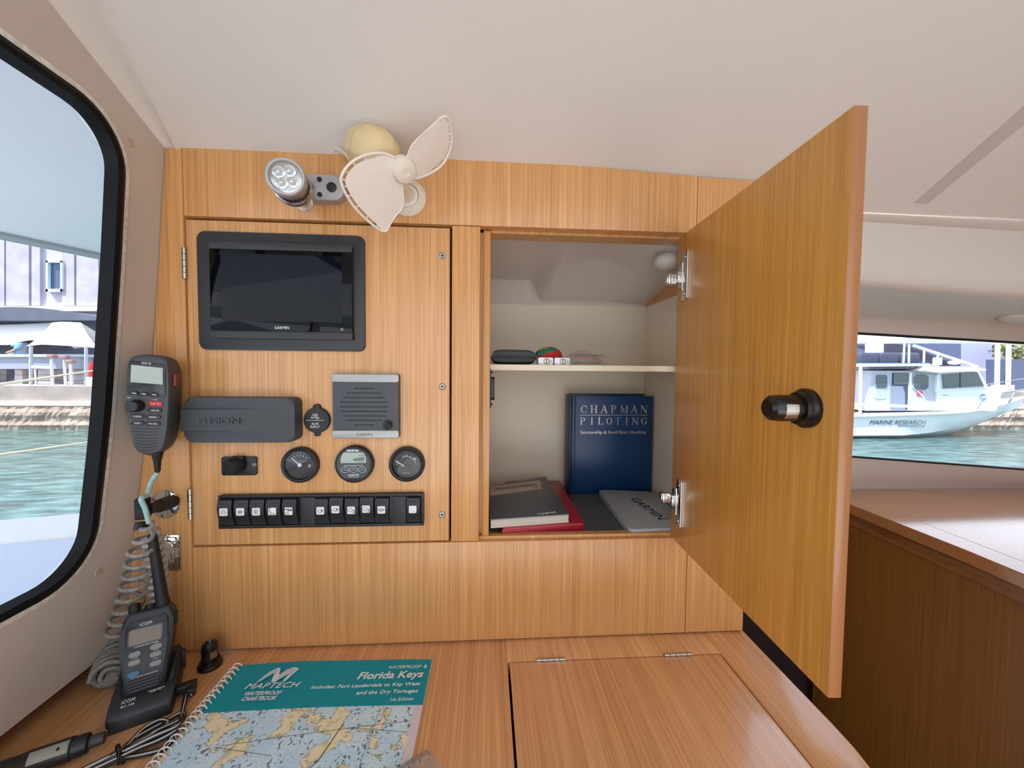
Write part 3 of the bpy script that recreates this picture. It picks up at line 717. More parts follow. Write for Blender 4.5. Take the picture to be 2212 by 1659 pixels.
for i in range(7): h = .003+i*.0055; prof += [(.0128, h), (.0128, h+.0032), (.0112, h+.0036), (.0112, h+.0050)]
prof += [(.0128, .042), (.0150, .046), (.0205, .054), (.0238, .060), (.0244, .064), (.0238, .068), (.0215, .0705)]
bm = B(); lathe(bm, prof, rear, ax, 40); head = obj('head', bm, mat('lamp_silver', (190, 190, 192), .24, metal=.9), lp)
prof = [(.0205, .068), (.0210, .0700)]
bm = B(); lathe(bm, [(.0200, .068), (.0200, .084), (.0222, .0845), (.0228, .088), (.0228, LN-.002), (.0214, LN), (.0190, LN), (.0186, LN-.003), (0, LN-.003)], rear, ax, 48)
X_, Y_, Z_ = frame(ax)
obj('lamp_rim', bm, M_silv, lp)
bm = B()
for i in range(36):
    a = 2*PI*i/36; c = rear+(X_*math.cos(a)+Y_*math.sin(a))*.0208
    tube(bm, [c+ax*.0695, c+ax*.0835], .0009, 5)
obj('cooling_fin', bm, M_blk2, lp)
M_led = mat('clear_lens', (225, 228, 230), .05, metal=.55)
for i in range(4):
    a = R(45+90*i+12); c = rear+ax*(LN-.003)+(X_*math.cos(a)+Y_*math.sin(a))*.0088
    bm = B(); lathe(bm, [(.0076, 0), (.0072, .0016), (.0050, .0022), (.0030, .0008), (.0026, .0030), (.0012, .0042), (0, .0044)], c, ax, 20); obj('led_lens', bm, M_led, lp)
bm = B(); lathe(bm, [(.0186, LN-.0029), (.0172, LN-.0022), (0, LN-.0029)], rear, ax, 40); obj('reflector', bm, mat('lamp_reflector', (190, 190, 190), .2, metal=.7), lp)

# ================================================================== FAN on the top rail
fan = thing('fan', 'ivory two-bladed cabin fan with a yellowed motor on the top rail', 'fan', (-.126, 0, 1.4449), UP)
fz = lambda zx, zy, y: at(560+zx/5.027, 230+zy/5.027, y)
bc = V((0, 0, 0))
bm = B(); lathe(bm, [(0, 0), (.0285, 0), (.0288, .004), (.0276, .0062), (.0262, .0075)], n=56)
lathe(bm, [(.0262, .0075), (.0205, .0125), (.0188, .0125), (.0182, .0100)], n=48)
for i in range(16):
    a = 2*PI*i/16; lathe(bm, [(.0030, 0), (.0026, .0012), (0, .0016)], (.0236*math.cos(a), .0236*math.sin(a), .0096), (math.cos(a)*.55, math.sin(a)*.55, .8), 12)
base = obj('base', bm, M_ivory, fan)
bm = B(); lathe(bm, [(.0182, .009), (.0172, .0115), (.0125, .0125), (.0100, .018), (.0085, .030), (0, .031)], n=40); obj('swivel', bm, M_ivory, fan)
hub = at(871, 367, -.120); A_x = V((.50, -.58, -.56)).normalized()
mb = at(560+1085/5.027, 230+420/5.027, -.040)
B_x = (at(560+1480/5.027, 230+590/5.027, -.108)-mb).normalized()
bm = B(); lathe(bm, [(0, 0), (.019, .0), (.0235, .003), (.0300, .017), (.0325, .034), (.0325, .054), (.0290, .072), (.0200, .086), (.012, .089), (0, .089)], mb, B_x, 9)
bevel(bm, [e for e in bm.edges if e.calc_length() > .004], .0028, 2); obj('motor', bm, M_ivory2, fan, world=True, sm=50)
mc = mb+B_x*.048
bm = B(); lathe(bm, [(.0315, 0), (.0328, .0004), (.0328, .0009), (.0315, .0013)], mc-B_x*.004, B_x, 9); obj('seam', bm, mat('seam_tan', (176, 150, 110), .6), fan, world=True)
bm = B(); nk = [V((-.126, -.024, 1.4449)), V((-.128, -.045, 1.449)), mc+V((.004, .002, -.012))]; tube(bm, spline(nk, 6), [.0085]*12+[.0085], 14); obj('neck', bm, M_ivory, fan, world=True)
bm = B(); lathe(bm, [(.006, -.020), (.006, -.012), (.0135, -.0115), (.0160, -.006), (.0160, .003), (.0135, .0085), (.0085, .0105), (.0045, .0108), (.0035, .0100), (0, .0104)], hub, A_x, 32); obj('hub', bm, M_ivory, fan, world=True)
def on_plane(zx, zy, o, n):
    px, py = 560+zx/5.027, 230+zy/5.027
    d = _f+_rt*((px-1106)/824)-_up*((py-829.5)/824); return CPOS+d*((o-CPOS).dot(n)/d.dot(n))
def blade(outline, tipz, twist, rim_i):
    """soft blade: membrane, rim along the outer edge, small gaps between rim and membrane"""
    ad = (on_plane(*tipz, hub, A_x)-hub).normalized()
    n = Matrix.Rotation(R(twist), 3, ad) @ A_x
    P = spline([on_plane(x, y, hub, n) for x, y in outline], 6, True)
    c = sum(P, V())/len(P)
    i0, i1 = rim_i[0]*6, rim_i[1]*6
    bm = B(); rim = P[i0:i1+1]
    tube(bm, rim, .0017, 8)
    rest = P[i1:]+P[:i0+1]; tube(bm, rest, .0011, 6)
    inner = []
    for i, p in enumerate(P):
        if i0+4 < i < i1-4:
            e = min(1, (i-i0-4)/6, (i1-4-i)/6); q = p+(c-p).normalized()*(.0048*e); inner.append(q)
        else: inner.append(p)
    m = len(inner); nn = n*.0005
    a = [bm.verts.new(p+nn) for p in inner]; b = [bm.verts.new(p-nn) for p in inner]
    ca, cb = bm.verts.new(c+nn+n*.0025), bm.verts.new(c-nn+n*.0025)
    for i in range(m):
        j = (i+1) % m; bm.faces.new((a[i], a[j], ca)); bm.faces.new((b[j], b[i], cb)); bm.faces.new((a[i], b[i], b[j], a[j]))
    for i in range(i0+8, i1-7, 6):
        tube(bm, [P[i], inner[i]], .0009, 6)
    return obj('blade', bm, mat('blade_ivory', (236, 226, 216), .5, var=.03, vscale=300) if 'blade_ivory' not in bpy.data.materials else bpy.data.materials['blade_ivory'], fan, world=True, sm=60)
blade([(1510, 640), (1470, 560), (1350, 512), (1200, 517), (1050, 575), (950, 660), (893, 760), (893, 830), (932, 930), (1010, 1060), (1120, 1185), (1250, 1298), (1330, 1350), (1385, 1348), (1420, 1285), (1480, 1190), (1545, 1115), (1566, 1050), (1562, 930), (1548, 800)], (1370, 1350), 0, (1, 13))
blade([(1590, 640), (1605, 560), (1625, 500), (1655, 430), (1725, 350), (1850, 235), (1955, 140), (2020, 110), (2055, 135), (2085, 250), (2092, 350), (2078, 450), (2035, 560), (1975, 645), (1895, 705), (1780, 760), (1655, 780)], (2040, 110), 12, (6, 16))
bm = B(); cz = spline([at(757, 347, -.05), at(746, 333, -.03), at(735, 324, -.020), at(726, 322, -.008), at(719, 327, -.003)], 6); tube(bm, cz, .0022, 8); obj('cord', bm, M_ivory, fan, world=True)
# ================================================================== VHF HANDSET on the left stile
mic = thing('radio_handset', 'grey marine radio handset with display and keypad, hung on the left edge of the cabinet', 'radio handset', (-.4835, -.014, 1.1235), (R(90), 0, R(17)))
def mz(zx, zy): return ((zx-410)/5.529/1767, -(zy-625)/5.529/1471)
M_mic = mat('handset_grey', (70, 70, 74), .5, bump=.05, bscale=1500)
OUTL = [(290, 62), (400, 48), (520, 56), (600, 80), (635, 130), (650, 250), (650, 400), (642, 600), (625, 800), (602, 980), (575, 1090), (535, 1160), (470, 1195), (400, 1200), (330, 1185), (270, 1140), (230, 1060), (205, 920), (185, 760), (178, 600), (182, 400), (195, 200), (225, 95)]
P0 = spline([(*mz(*p), 0) for p in OUTL], 3, True)
cen = V((0, 0, 0))
levels = [(-.0015, .74, 0), (.004, .86, 0), (.016, .97, .0), (.030, 1.0, 0), (.043, 1.0, 0), (.0475, .975, 0), (.0490, .93, 0)]
bm = B(); rings = []
for h, s, dx in levels: rings.append([bm.verts.new((p.x*s+dx, p.y*(s if s > .9 else s+.04), h)) for p in P0])
for a, b in zip(rings, rings[1:]):
    for i in range(len(a)): bm.faces.new((a[i], a[(i+1) % len(a)], b[(i+1) % len(a)], b[i]))
bm.faces.new(rings[0]); bm.faces.new(rings[-1])
body = obj('body', bm, M_mic, mic, sm=45)
FZ = .0490
def quad(pts): return [mz(*p) for p in pts]
bm = B(); pl = quad([(245, 118), (590, 160), (612, 200), (605, 500), (580, 535), (215, 495), (192, 460), (215, 150)]); prism(bm, [(p[0], p[1]) for p in pl][::-1], FZ-.001, FZ+.0012, .0006); dsp = obj('display_bezel', bm, M_blk2, mic)
bm = B(); prism(bm, quad([(252, 165), (583, 200), (580, 388), (238, 358)])[::-1], FZ+.001, FZ+.0015); obj('display', bm, M_lcd, dsp)
text('GHS 10i', dsp, *mz(410, 148), .0105, .0031, FZ+.0012, M_white, shear=.2, rot=R(-3))
for i, (x, y) in enumerate(((278, 482), (380, 492), (490, 502))):
    bm = B(); cx, cy = mz(x, y); prism(bm, rrect(.0078, .0048, .0022, cx, cy), FZ+.001, FZ+.0026, .0006); kk = obj('soft_key', bm, M_blk, mic)
    bm = B(); bar(bm, [(cx-.0020, cy+.0003), (cx+.0020, cy-.0001)], .0009, FZ+.0026, FZ+.0028); obj('key_mark', bm, M_white, kk)
bm = B(); kx, ky = mz(300, 622); lathe(bm, [(.0085, 0), (.0085, .004), (.0078, .0125), (.0066, .0135), (0, .0135)], (kx, ky, FZ-.0005), (-.12, -.02, 1), 32); obj('knob', bm, M_blk, mic)
text('PUSH', mic, *mz(212, 530), .0042, .0014, FZ+.0001, M_white, rot=R(-8)); text('PWR', mic, *mz(490, 560), .0042, .0015, FZ+.0001, M_white)
M_key = mat('key_black', (22, 22, 24), .4); M_redk = mat('key_red', (196, 44, 46), .4)
for s, x, y, w, m_ in (('16 +', 492, 603, .0160, M_redk), ('HI/LO', 486, 680, .0152, M_key), ('CLEAR', 296, 742, .0148, M_key), ('MENU', 466, 756, .0168, M_key), ('DSC', 298, 818, .0142, M_key), ('VOL/SQL', 462, 832, .0164, M_key)):
    bm = B(); cx, cy = mz(x, y); prism(bm, rrect(w, .0063, .0028, cx, cy), FZ-.0005, FZ+.0016, .0006); bm.transform(Matrix.Translation((cx, cy, 0)) @ Matrix.Rotation(R(-3), 4, 'Z') @ Matrix.Translation((-cx, -cy, 0)))
    kk = obj('key', bm, m_, mic); text(s, kk, cx, cy, min(w*.62, .0021*len(s)), .0024, FZ+.0016, M_white, rot=R(-3))
for i in range(8):
    a, b = (238+6*i, 868+35*i), (530-6*i, 893+32*i); bm = B(); pts = [mz(a[0]+(b[0]-a[0])*t, a[1]+(b[1]-a[1])*t+(8+i*2)*math.sin(PI*t)) for t in (0, .25, .5, .75, 1)]
    bar(bm, pts, .0011, FZ-.0002, FZ+.0001); obj('speaker_slot', bm, M_ink, mic)
bm = B(); box(bm, .0235, .0285, .026, .0445, .026, .040, .0016); rd = obj('distress_button', bm, mat('dark_red', (120, 26, 28), .4), mic)
bm = B(); bx, by = mz(478, 1190); pr = [(.0085, 0), (.0082, .004), (.0060, .012)]
for i in range(5): pr += [(.0056-.0003*i, .013+.0036*i), (.0056-.0003*i, .0148+.0036*i), (.0046-.0003*i, .015+.0036*i), (.0046-.0003*i, .0164+.0036*i)]
lathe(bm, [(0, 0)]+[(a*.82, b) for a, b in pr]+[(0, .032)], (bx-.001, by+.004, .0425), (-.06, -1, -.12), 20); obj('strain_relief', bm, M_rub, mic)
end = MW[mic] @ V((bx-.0029, by-.028, .0387))
M_cyan = mat('faded_cord', (150, 186, 184), .6, var=.15, vscale=300); M_cord = mat('worn_grey_cord', (138, 134, 128), .7, var=.35, vscale=350)
path = [end, at(327, 1040, -.055), at(319, 1068, -.066), at(308, 1074, -.076), at(305, 1080, -.078), at(313, 1097, -.077), at(318, 1115, -.074), at(322, 1130, -.072)]
bm = B(); tube(bm, spline(path, 8), .0030, 10); obj('straight_cord', bm, M_cyan, mic, world=True)
def helix(bm, pts, rad, turns, r, n=22, seg=8):
    sp = spline(pts, 12); L = [0]
    for a, b in zip(sp, sp[1:]): L.append(L[-1]+(b-a).length)
    N = int(turns*n); out = []; x = None; rr = []
    for i in range(N+1):
        s = L[-1]*i/N; k = max(j for j in range(len(L)) if L[j] <= s+1e-12); k = min(k, len(sp)-2)
        f = (s-L[k])/max(1e-9, L[k+1]-L[k]); p = sp[k].lerp(sp[k+1], f); t = (sp[k+1]-sp[k]).normalized()
        if x is None: x = frame(t)[0]
        x = (x-t*x.dot(t)).normalized(); y = t.cross(x); a = 2*PI*i/n; q = rad(i/N) if callable(rad) else rad
        out.append(p+(x*math.cos(a)+y*math.sin(a))*q)
    tube(bm, out, r, seg); return out
bm = B(); helix(bm, [at(322, 1128, -.070), at(312, 1165, -.066), at(302, 1215, -.060), at(288, 1270, -.056), at(272, 1325, -.054), at(255, 1370, -.052)], lambda t: .0035+.0115*min(1, t*3.5), 10, .0027); obj('coiled_cord', bm, M_cord, mic, world=True)
bm = B(); zc = ZT+.0255
helix(bm, [V((-.560, -.012, zc-.002)), V((-.551, -.030, zc-.004)), V((-.540, -.048, zc-.005)), V((-.526, -.068, zc-.006))], lambda t: .0170+.0015*math.sin(t*40), 11.5, .0028); helix(bm, [V((-.556, -.02, ZT+.018)), V((-.540, -.045, ZT+.018)), V((-.524, -.069, ZT+.018))], .0095, 8, .0028); tube(bm, spline([V((-.560, -.02, ZT+.012)), V((-.545, -.04, ZT+.017)), V((-.522, -.066, ZT+.014))], 6), .009, 8); obj('cord_bundle', bm, M_cord, mic, world=True)
bm = B(); helix(bm, [at(324, 1150, -.052), at(336, 1200, -.044), at(343, 1260, -.040), at(345, 1310, -.040), at(342, 1365, -.038), at(330, 1400, -.034)], .0088, 17, .0036, 16); obj('coiled_cord', bm, mat('pale_cord', (176, 168, 160), .7, var=.2, vscale=300), mic, world=True)
# round chrome plate with plug
rp_ = thing('outlet_plate', 'round polished chrome cable outlet with a black plug, under the radio handset', 'cable outlet', (-.5000, -.0002, .9632), UP)
bm = B(); lathe(bm, [(0, .0014), (.0195, .0014), (.0218, .0010), (.0226, 0), (0, 0)], n=48); obj('plate', bm, M_chrome, rp_)
for a in (150, 20, 262): screw(rp_, .0175*math.cos(R(a)), .0175*math.sin(R(a)), .0012, .0031)
p0 = at(373, 1083, -.004); p1 = at(322, 1100, -.056)
d = (p1-p0).normalized(); L_ = (p1-p0).length
bm = B(); lathe(bm, [(0, 0), (.0095, 0), (.0095, .008), (.0102, .0085), (.0102, .020), (.0088, .021), (.0095, .023), (.0095, .032), (.0075, .034), (.0075, L_), (0, L_)], p0, d, 24); obj('plug', bm, M_rub, rp_, world=True)
q0, q1 = at(308, 1076, -.060), at(309, 1119, -.060)
bm = B(); pr = [(0, 0), (.0070, 0)]
for i in range(5): pr += [(.0086, .0012+.0024*i), (.0086, .0026+.0024*i), (.0078, .0028+.0024*i), (.0078, .0034+.0024*i)]
lathe(bm, pr+[(.0088, .0145), (.0088, .026), (.0080, (q1-q0).length), (0, (q1-q0).length)], q0, q1-q0, 28); obj('plug_sleeve', bm, M_rub, rp_, world=True)
bm = B(); e0 = at(309, 1128, -.058); lathe(bm, [(0, 0), (.0075, 0), (.0085, .004), (.0085, .010), (0, .0115)], e0, (.1, -.5, -1), 24); obj('plug_cap', bm, M_blk2, rp_, world=True)
# square chrome plate
sq_ = thing('square_plate', 'square polished chrome recessed plate behind the coiled cord', 'plate', (-.5035, -.0002, .8865), UP)
bm = B(); prism(bm, rrect(.0515, .0575, .003), 0, .0016, .0006); prism(bm, rrect(.0450, .0510, .004), .0014, .0032, .0012); prism(bm, rrect(.038, .044, .010), .003, .0062, .0030, 4); obj('plate', bm, mat('wavy_chrome', (216, 212, 208), .1, metal=1, bump=.9, bscale=60), sq_)

# ================================================================== CHARGING CRADLE and handheld radio
ca = R(28.7)
ck = thing('charging_cradle', 'black charging cradle holding the handheld radio on the chart table', 'charger', (-.4627, -.1417, ZT), (0, 0, ca))
W_ = .0625
M_ck = mat('cradle_plastic', (38, 39, 42), .45, bump=.06, bscale=1200)
prf = [(0, 0), (0, .015), (.0035, .0205), (.012, .0235), (.066, .0420), (.076, .0440), (.080, .0405), (.080, 0)]
bm = B(); a = [bm.verts.new((0, y, z)) for y, z in prf]; b = [bm.verts.new((W_, y, z)) for y, z in prf]; fa = bm.faces.new(a); fb = bm.faces.new(list(reversed(b)))
for i in range(len(prf)): bm.faces.new((a[i], b[i], b[(i+1) % len(prf)], a[(i+1) % len(prf)]))
bevel(bm, [e for f in (fa, fb) for e in f.edges if max(v.co.z for v in e.verts) > .004], .0035, 3)
obj('body', bm, M_ck, ck)
sl = math.atan2(.0420-.0235, .066-.012)
TM = Matrix.Translation((W_/2, .012, .0235)) @ Matrix.Rotation(sl, 4, 'X')
bm = B(); prism(bm, rrect(.0500, .0440, .006, .0005, .0345), -.002, .0004); bm.transform(TM); obj('well', bm, M_rub, ck)
bm = B(); prism(bm, [(.0245, .012), (.0295, .012), (.0295, .062), (.0245, .062)], -.001, .0055, .0015); prism(bm, [(-.0250, .030), (-.0295, .030), (-.0295, .062), (-.0250, .062)][::-1], -.001, .0055, .0015); prism(bm, [(-.029, .055), (.0295, .055), (.0295, .064), (-.029, .064)], -.001, .0075, .002); bm.transform(TM)
obj('side_guide', bm, M_ck, ck)
text('iCOM', ck, -.0135, .0052, .0125, .0042, .0001, M_white, M=TM, sp=1.1); text('BC-166', ck, -.0130, -.0008, .0125, .0024, .0001, M_white, M=TM)
text('ORANGE: CHARGE\nGREEN: FULL', ck, .0125, .0082, .0165, .0030, .0001, M_white, M=TM)
bm = B(); bar(bm, arc(0, 0, .0024, 20, 160, 8)+[(-.0024, -.0012)], .0018, 0, .0003); bm.transform(TM @ Matrix.Translation((.0135, .0028, 0))); obj('indicator', bm, M_ink, ck)
bm = B(); box(bm, W_-.001, W_+.004, .066, .074, .014, .040, .001); obj('bracket', bm, M_ck, ck)
bm = B(); box(bm, -.002, .003, -.0025, .003, .001, .009, .001); obj('peg', bm, mat('tan_peg', (150, 138, 120), .5), ck)
# radio (local: x across, y up along its length, z out of its face)
ln = R(20)
hr = thing('handheld_radio', 'black handheld marine radio with stub antenna standing in the charging cradle', 'radio', tuple(MW[ck] @ V((W_*.5, .0215, .0275))))
RM = Matrix.Rotation(ca, 4, 'Z') @ Matrix.Rotation(R(90)-ln, 4, 'X')
hr.rotation_euler = RM.to_euler(); MW[hr] = Matrix.Translation(hr.location) @ RM
M_hr = mat('radio_plastic', (36, 39, 44), .5, bump=.06, bscale=1200); M_hrf = mat('radio_face', (20, 23, 30), .4)
H_ = .098
ol = [(-.0195, 0), (.0195, 0), (.0215, .004), (.0235, .035), (.0262, .055), (.0268, .080), (.0255, .092), (.0215, H_), (-.0200, H_), (-.0255, .089), (-.0272, .074), (-.0268, .055), (-.0235, .035), (-.0215, .004)]
bm = B(); prism(bm, ol, -.028, .0, .004, 3, both=True); obj('body', bm, M_hr, hr, sm=50)
bm = B(); prism(bm, [(-.0180, .003), (.0180, .003), (.0195, .030), (.0215, .052), (.0215, .082), (.0180, .0885), (-.0170, .0865), (-.0215, .080), (-.0215, .052), (-.0190, .030)], -.001, .0012, .0008); obj('face', bm, M_hrf, hr)
bm = B(); prism(bm, rrect(.0345, .0205, .0022, -.001, .0675), .001, .0022, .0007); db = obj('display_frame', bm, mat('frame_grey', (92, 88, 84), .4), hr)
bm = B(); prism(bm, rrect(.0315, .0178, .0015, -.001, .0675), .0020, .00235); obj('display', bm, mat('radio_lcd', (112, 96, 78), .18), db)
text('iCOM', hr, -.0015, .0815, .0120, .0036, .0012, M_white, sp=1.1); text('SUBMERSIBLE PLUS', hr, .0000, .0556, .0240, .0013, .0012, M_white, shear=.2)
M_kg = mat('grey_keypad', (140, 138, 134), .55); M_kb = mat('blue_key', (64, 112, 142), .5)
for i, (x, y) in enumerate(((-.0105, .0475), (-.0103, .0380), (-.0105, .0245), (.0105, .0500), (.0105, .0410), (.0108, .0300))):
    bm = B(); prism(bm, rrect(.0120, .0062, .0024, x, y), .0010, .0030, .0010); obj('key', bm, M_kb if i == 2 else M_kg, hr)
for s, x, y in (('LO-DIAL', -.0103, .0428), ('SCAN', .0105, .0455), ('DUAL', .0105, .0352), ('HI/LO', .0105, .0545)): text(s, hr, x, y, .0070 if len(s) > 5 else .0052, .0011, .0012, M_white)
text('VHF MARINE TRANSCEIVER', hr, .0, .0200, .0270, .0012, .0012, M_white)
for i in range(4):
    bm = B(); prism(bm, rrect(.033-.001*i, .0022, .001, 0, .0160-.0037*i), .0008, .0024, .0007); obj('speaker_rib', bm, M_hr, hr)
bm = B(); lathe(bm, [(0, 0), (.0062, 0), (.0062, .010), (.0052, .0115), (0, .0118)], (-.0165, H_-.001, -.012), (0, 1, .0), 20); obj('volume_knob', bm, M_rub, hr)
bm = B(); lathe(bm, [(0, 0), (.0060, 0), (.0056, .006), (0, .0068)], (-.0005, H_-.001, -.013), (0, 1, 0), 20); obj('squelch_knob', bm, M_rub, hr)
a0 = MW[hr] @ V((.0135, H_-.002, -.012))
dd = _f+_rt*((328-1106)/824)-_up*((1153-829.5)/824); a1 = CPOS+dd*((a0.y+.004-CPOS.y)/dd.y)
bm = B(); d = a1-a0; L_ = d.length; lathe(bm, [(0, 0), (.0082, 0), (.0082, .008), (.0074, .010), (.0070, .030), (.0054, L_-.004), (.0048, L_-.001), (0, L_)], a0, d, 24); obj('antenna', bm, M_rub, hr, world=True)
bm = B(); box(bm, .0262, .0290, .070, .086, -.020, -.008, .001); obj('side_cover', bm, M_rub, hr)

# ================================================================== charger lead: bundled black cable with plug (on the table)
cb = thing('charger_lead', 'bundled black two-core charger cable with a white stripe, in front of the cradle', 'cable', tuple(atz(330, 1580, ZT)))
zc = ZT+.004
t_ = lambda px, py, h=0: atz(px, py, ZT+.0035+h)
jk = MW[ck] @ V((W_+.0005, .022, .014)); 
bm = B(); box(bm, 0, .0215, -.0055, .0055, -.0055, .0055, .0015); box(bm, .0135, .0225, -.016, .0055, -.005, .005, .0015)
bm.transform(Matrix.Translation(jk) @ Matrix.Rotation(ca, 4, 'Z')); obj('plug', bm, M_blk, cb, world=True)
pe = MW[ck] @ V((W_+.0185, .006, .011))
M_strp = mat('white_stripe', (200, 196, 190), .5)
def lead(name, pts, r=.0026):
    sp = spline(pts, 8); bm = B(); tube(bm, sp, r, 8); o = obj(name, bm, M_blk, cb, world=True)
    bm = B(); off = V((.0012, -.0012, .0019))*(r/.0026); tube(bm, [p+off for p in sp], r*.34, 6); obj('stripe', bm, M_strp, cb, world=True)
lead('cable', [pe, t_(404, 1482), t_(400, 1510), t_(392, 1545, .002), t_(388, 1568, .006), t_(372, 1583, .010), t_(338, 1601, .009), t_(300, 1616, .008), t_(262, 1634, .006), t_(215, 1656, .002), t_(150, 1685)])
lead('cable', [t_(130, 1700), t_(200, 1662), t_(255, 1631, .002), t_(283, 1602, .003), t_(312, 1573, .004), t_(345, 1556, .006), t_(362, 1562, .007), t_(330, 1585, .008), t_(280, 1614, .006), t_(225, 1642), t_(160, 1675)])
lead('cable', [t_(120, 1690), t_(190, 1657), t_(250, 1626, .001), t_(300, 1590, .002), t_(350, 1562, .002), t_(392, 1540, .001), t_(396, 1552, .003), t_(370, 1572, .012), t_(320, 1597, .012), t_(265, 1624, .008)])
lead('cable', [t_(240, 1640, .001), t_(290, 1618, .001), t_(335, 1600), t_(362, 1588, .001), t_(372, 1598, .001), t_(352, 1618), t_(310, 1630), t_(262, 1640), t_(200, 1665)])
lead('cable', [t_(245, 1632, .004), t_(300, 1600, .005), t_(340, 1578, .009), t_(375, 1562, .009), t_(390, 1556, .010), t_(380, 1570, .014), t_(330, 1592, .014), t_(270, 1622, .01)])
tp = t_(256, 1630, .004)
bm = B(); d = (t_(300, 1606, .004)-t_(215, 1652, .004)).normalized(); x, y, z = frame(d)
ring = [tp+(x*math.cos(2*PI*i/20)*.011+y*math.sin(2*PI*i/20)*.0075) for i in range(20)]; ring = [V((p.x, p.y, max(p.z, ZT+.0022))) for p in ring]
tube(bm, ring, .0022, 8, closed=True); tube(bm, spline([tp+V((.004, -.004, .006)), t_(262, 1641, .006), t_(268, 1648, .001)], 5), .0018, 6); obj('cable_tie', bm, M_blk2, cb, world=True)
# cigarette-lighter plug lying at the lower left
pa, pb = atz(228, 1592, ZT+.0135), atz(-60, 1690, ZT+.0135)
pl_ = thing('lighter_plug', 'black car-lighter plug with a pale strip, lying left of the cable bundle', 'plug', (pa.x, pa.y, ZT))
d = (pb-pa).normalized(); bm = B()
lathe(bm, [(0, 0), (.0042, .0), (.0062, .0006), (.0066, .012), (.0064, .0125)], pa, d, 20); obj('tip', bm, mat('dull_grey', (62, 60, 58), .5), pl_, world=True)
bm = B(); lathe(bm, [(.0064, .0125), (.0100, .014), (.0108, .018), (.0108, .026), (.0118, .027), (.0118, .062), (.0108, .064), (.0104, .10), (.0070, .125), (0, .126)], pa, d, 28); obj('barrel', bm, M_blk, pl_, world=True)
x, y, z = frame(d); cs = pa+d*.028
vs = [(.0120, a, s) for s in (.0, .030) for a in range(5)]
bm = B(); g = []
c0 = (CPOS-(pa+d*.04)); c0 = (c0-d*c0.dot(d)).normalized(); c1 = d.cross(c0); upn = (c0+V((0, 0, .55))).normalized(); upn = (upn-d*upn.dot(d)).normalized(); c1 = d.cross(upn)
for s in (.0, .031): g.append([bm.verts.new(cs+d*s+(upn*math.cos(R(a))+c1*math.sin(R(a)))*.01195) for a in (-30, -15, 0, 15, 30)])
for i in range(4): bm.faces.new((g[0][i], g[0][i+1], g[1][i+1], g[1][i]))
obj('pale_strip', bm, mat('pale_grey_strip', (150, 146, 134), .5), pl_, world=True)
bm = B(); sph(bm, cs+d*.008+upn*.0118, .0016, 12, 8); obj('lamp', bm, M_blk2, pl_, world=True)
# push latch standing on the table
lk = atz(454, 1438, ZT)
tl = thing('push_latch', 'loose black push latch standing on the chart table beside the cradle', 'latch', tuple(lk), (0, 0, R(20)))
bm = push_latch(B(), (0, 0, 0), (0, 0, 1)); bm.transform(Matrix.Diagonal((.86, .86, .98, 1))); obj('body', bm, M_knob, tl)
bm = B(); g = []
for z in (.0160, .0262): g.append([bm.verts.new(((.0108)*math.cos(R(a)), (.0108)*math.sin(R(a)), z)) for a in (-72, -62, -52, -42, -32, -24)])
for i in range(5): bm.faces.new((g[0][i], g[0][i+1], g[1][i+1], g[1][i]))
obj('bolt_plate', bm, M_steel, tl)
bm = B(); cyl(bm, (0, .002, .0355), (0, .002, .0405), .0036, n=16); obj('spindle', bm, M_steel, tl)

# ================================================================== CHART BOOK
c_tl, c_tr = atz(520, 1434.5, ZT+.008), atz(933.4, 1421.5, ZT+.008)
e1 = (c_tr-c_tl); e1.z = 0; e1.normalize(); ang = math.atan2(e1.y, e1.x)
bk = thing('chart_book', 'spiral-bound chart book with a teal title band, lying on the chart table', 'book', (c_tr.x, c_tr.y, ZT), (0, 0, ang))
# local: x along the top edge (negative to the left), y downwards negative
BW, BH = .2860, .43
def bsurf(x, y): return .0062+.0022*math.sin(PI*min(1, max(0, -x/BW)))+.0016*math.exp(-((x+.20)/.05)**2)*math.exp(-(y/.03)**2)
def sheet(bm, x0, x1, y0, y1, off, nx=24, ny=8, thick=None):
    g = [[bm.verts.new((x0+(x1-x0)*i/nx, y0+(y1-y0)*j/ny, bsurf(x0+(x1-x0)*i/nx, y0+(y1-y0)*j/ny)+off)) for i in range(nx+1)] for j in range(ny+1)]
    for j in range(ny):
        for i in range(nx): bm.faces.new((g[j][i], g[j][i+1], g[j+1][i+1], g[j+1][i]))
    if thick:
        h = [[bm.verts.new((v.co.x, v.co.y, thick)) for v in r] for r in g]
        per = [(0, i) for i in range(nx)]+[(j, nx) for j in range(ny)]+[(ny, i) for i in range(nx, 0, -1)]+[(j, 0) for j in range(ny, 0, -1)]
        for (a, b), (c, d) in zip(per, per[1:]+per[:1]): bm.faces.new((g[a][b], g[c][d], h[c][d], h[a][b]))
        bm.faces.new([h[a][b] for a, b in reversed(per)])
bm = B(); sheet(bm, -BW+.0, 0, -BH, 0, -.0004, thick=.0006); obj('pages', bm, mat('page_edges', (222, 218, 212), .7), bk)
M_teal = mat('teal_ink', (0, 148, 160), .5, spec=.3)
bm = B(); sheet(bm, -BW, 0, -.0800, 0, 0); tb = obj('title_band', bm, M_teal, bk)
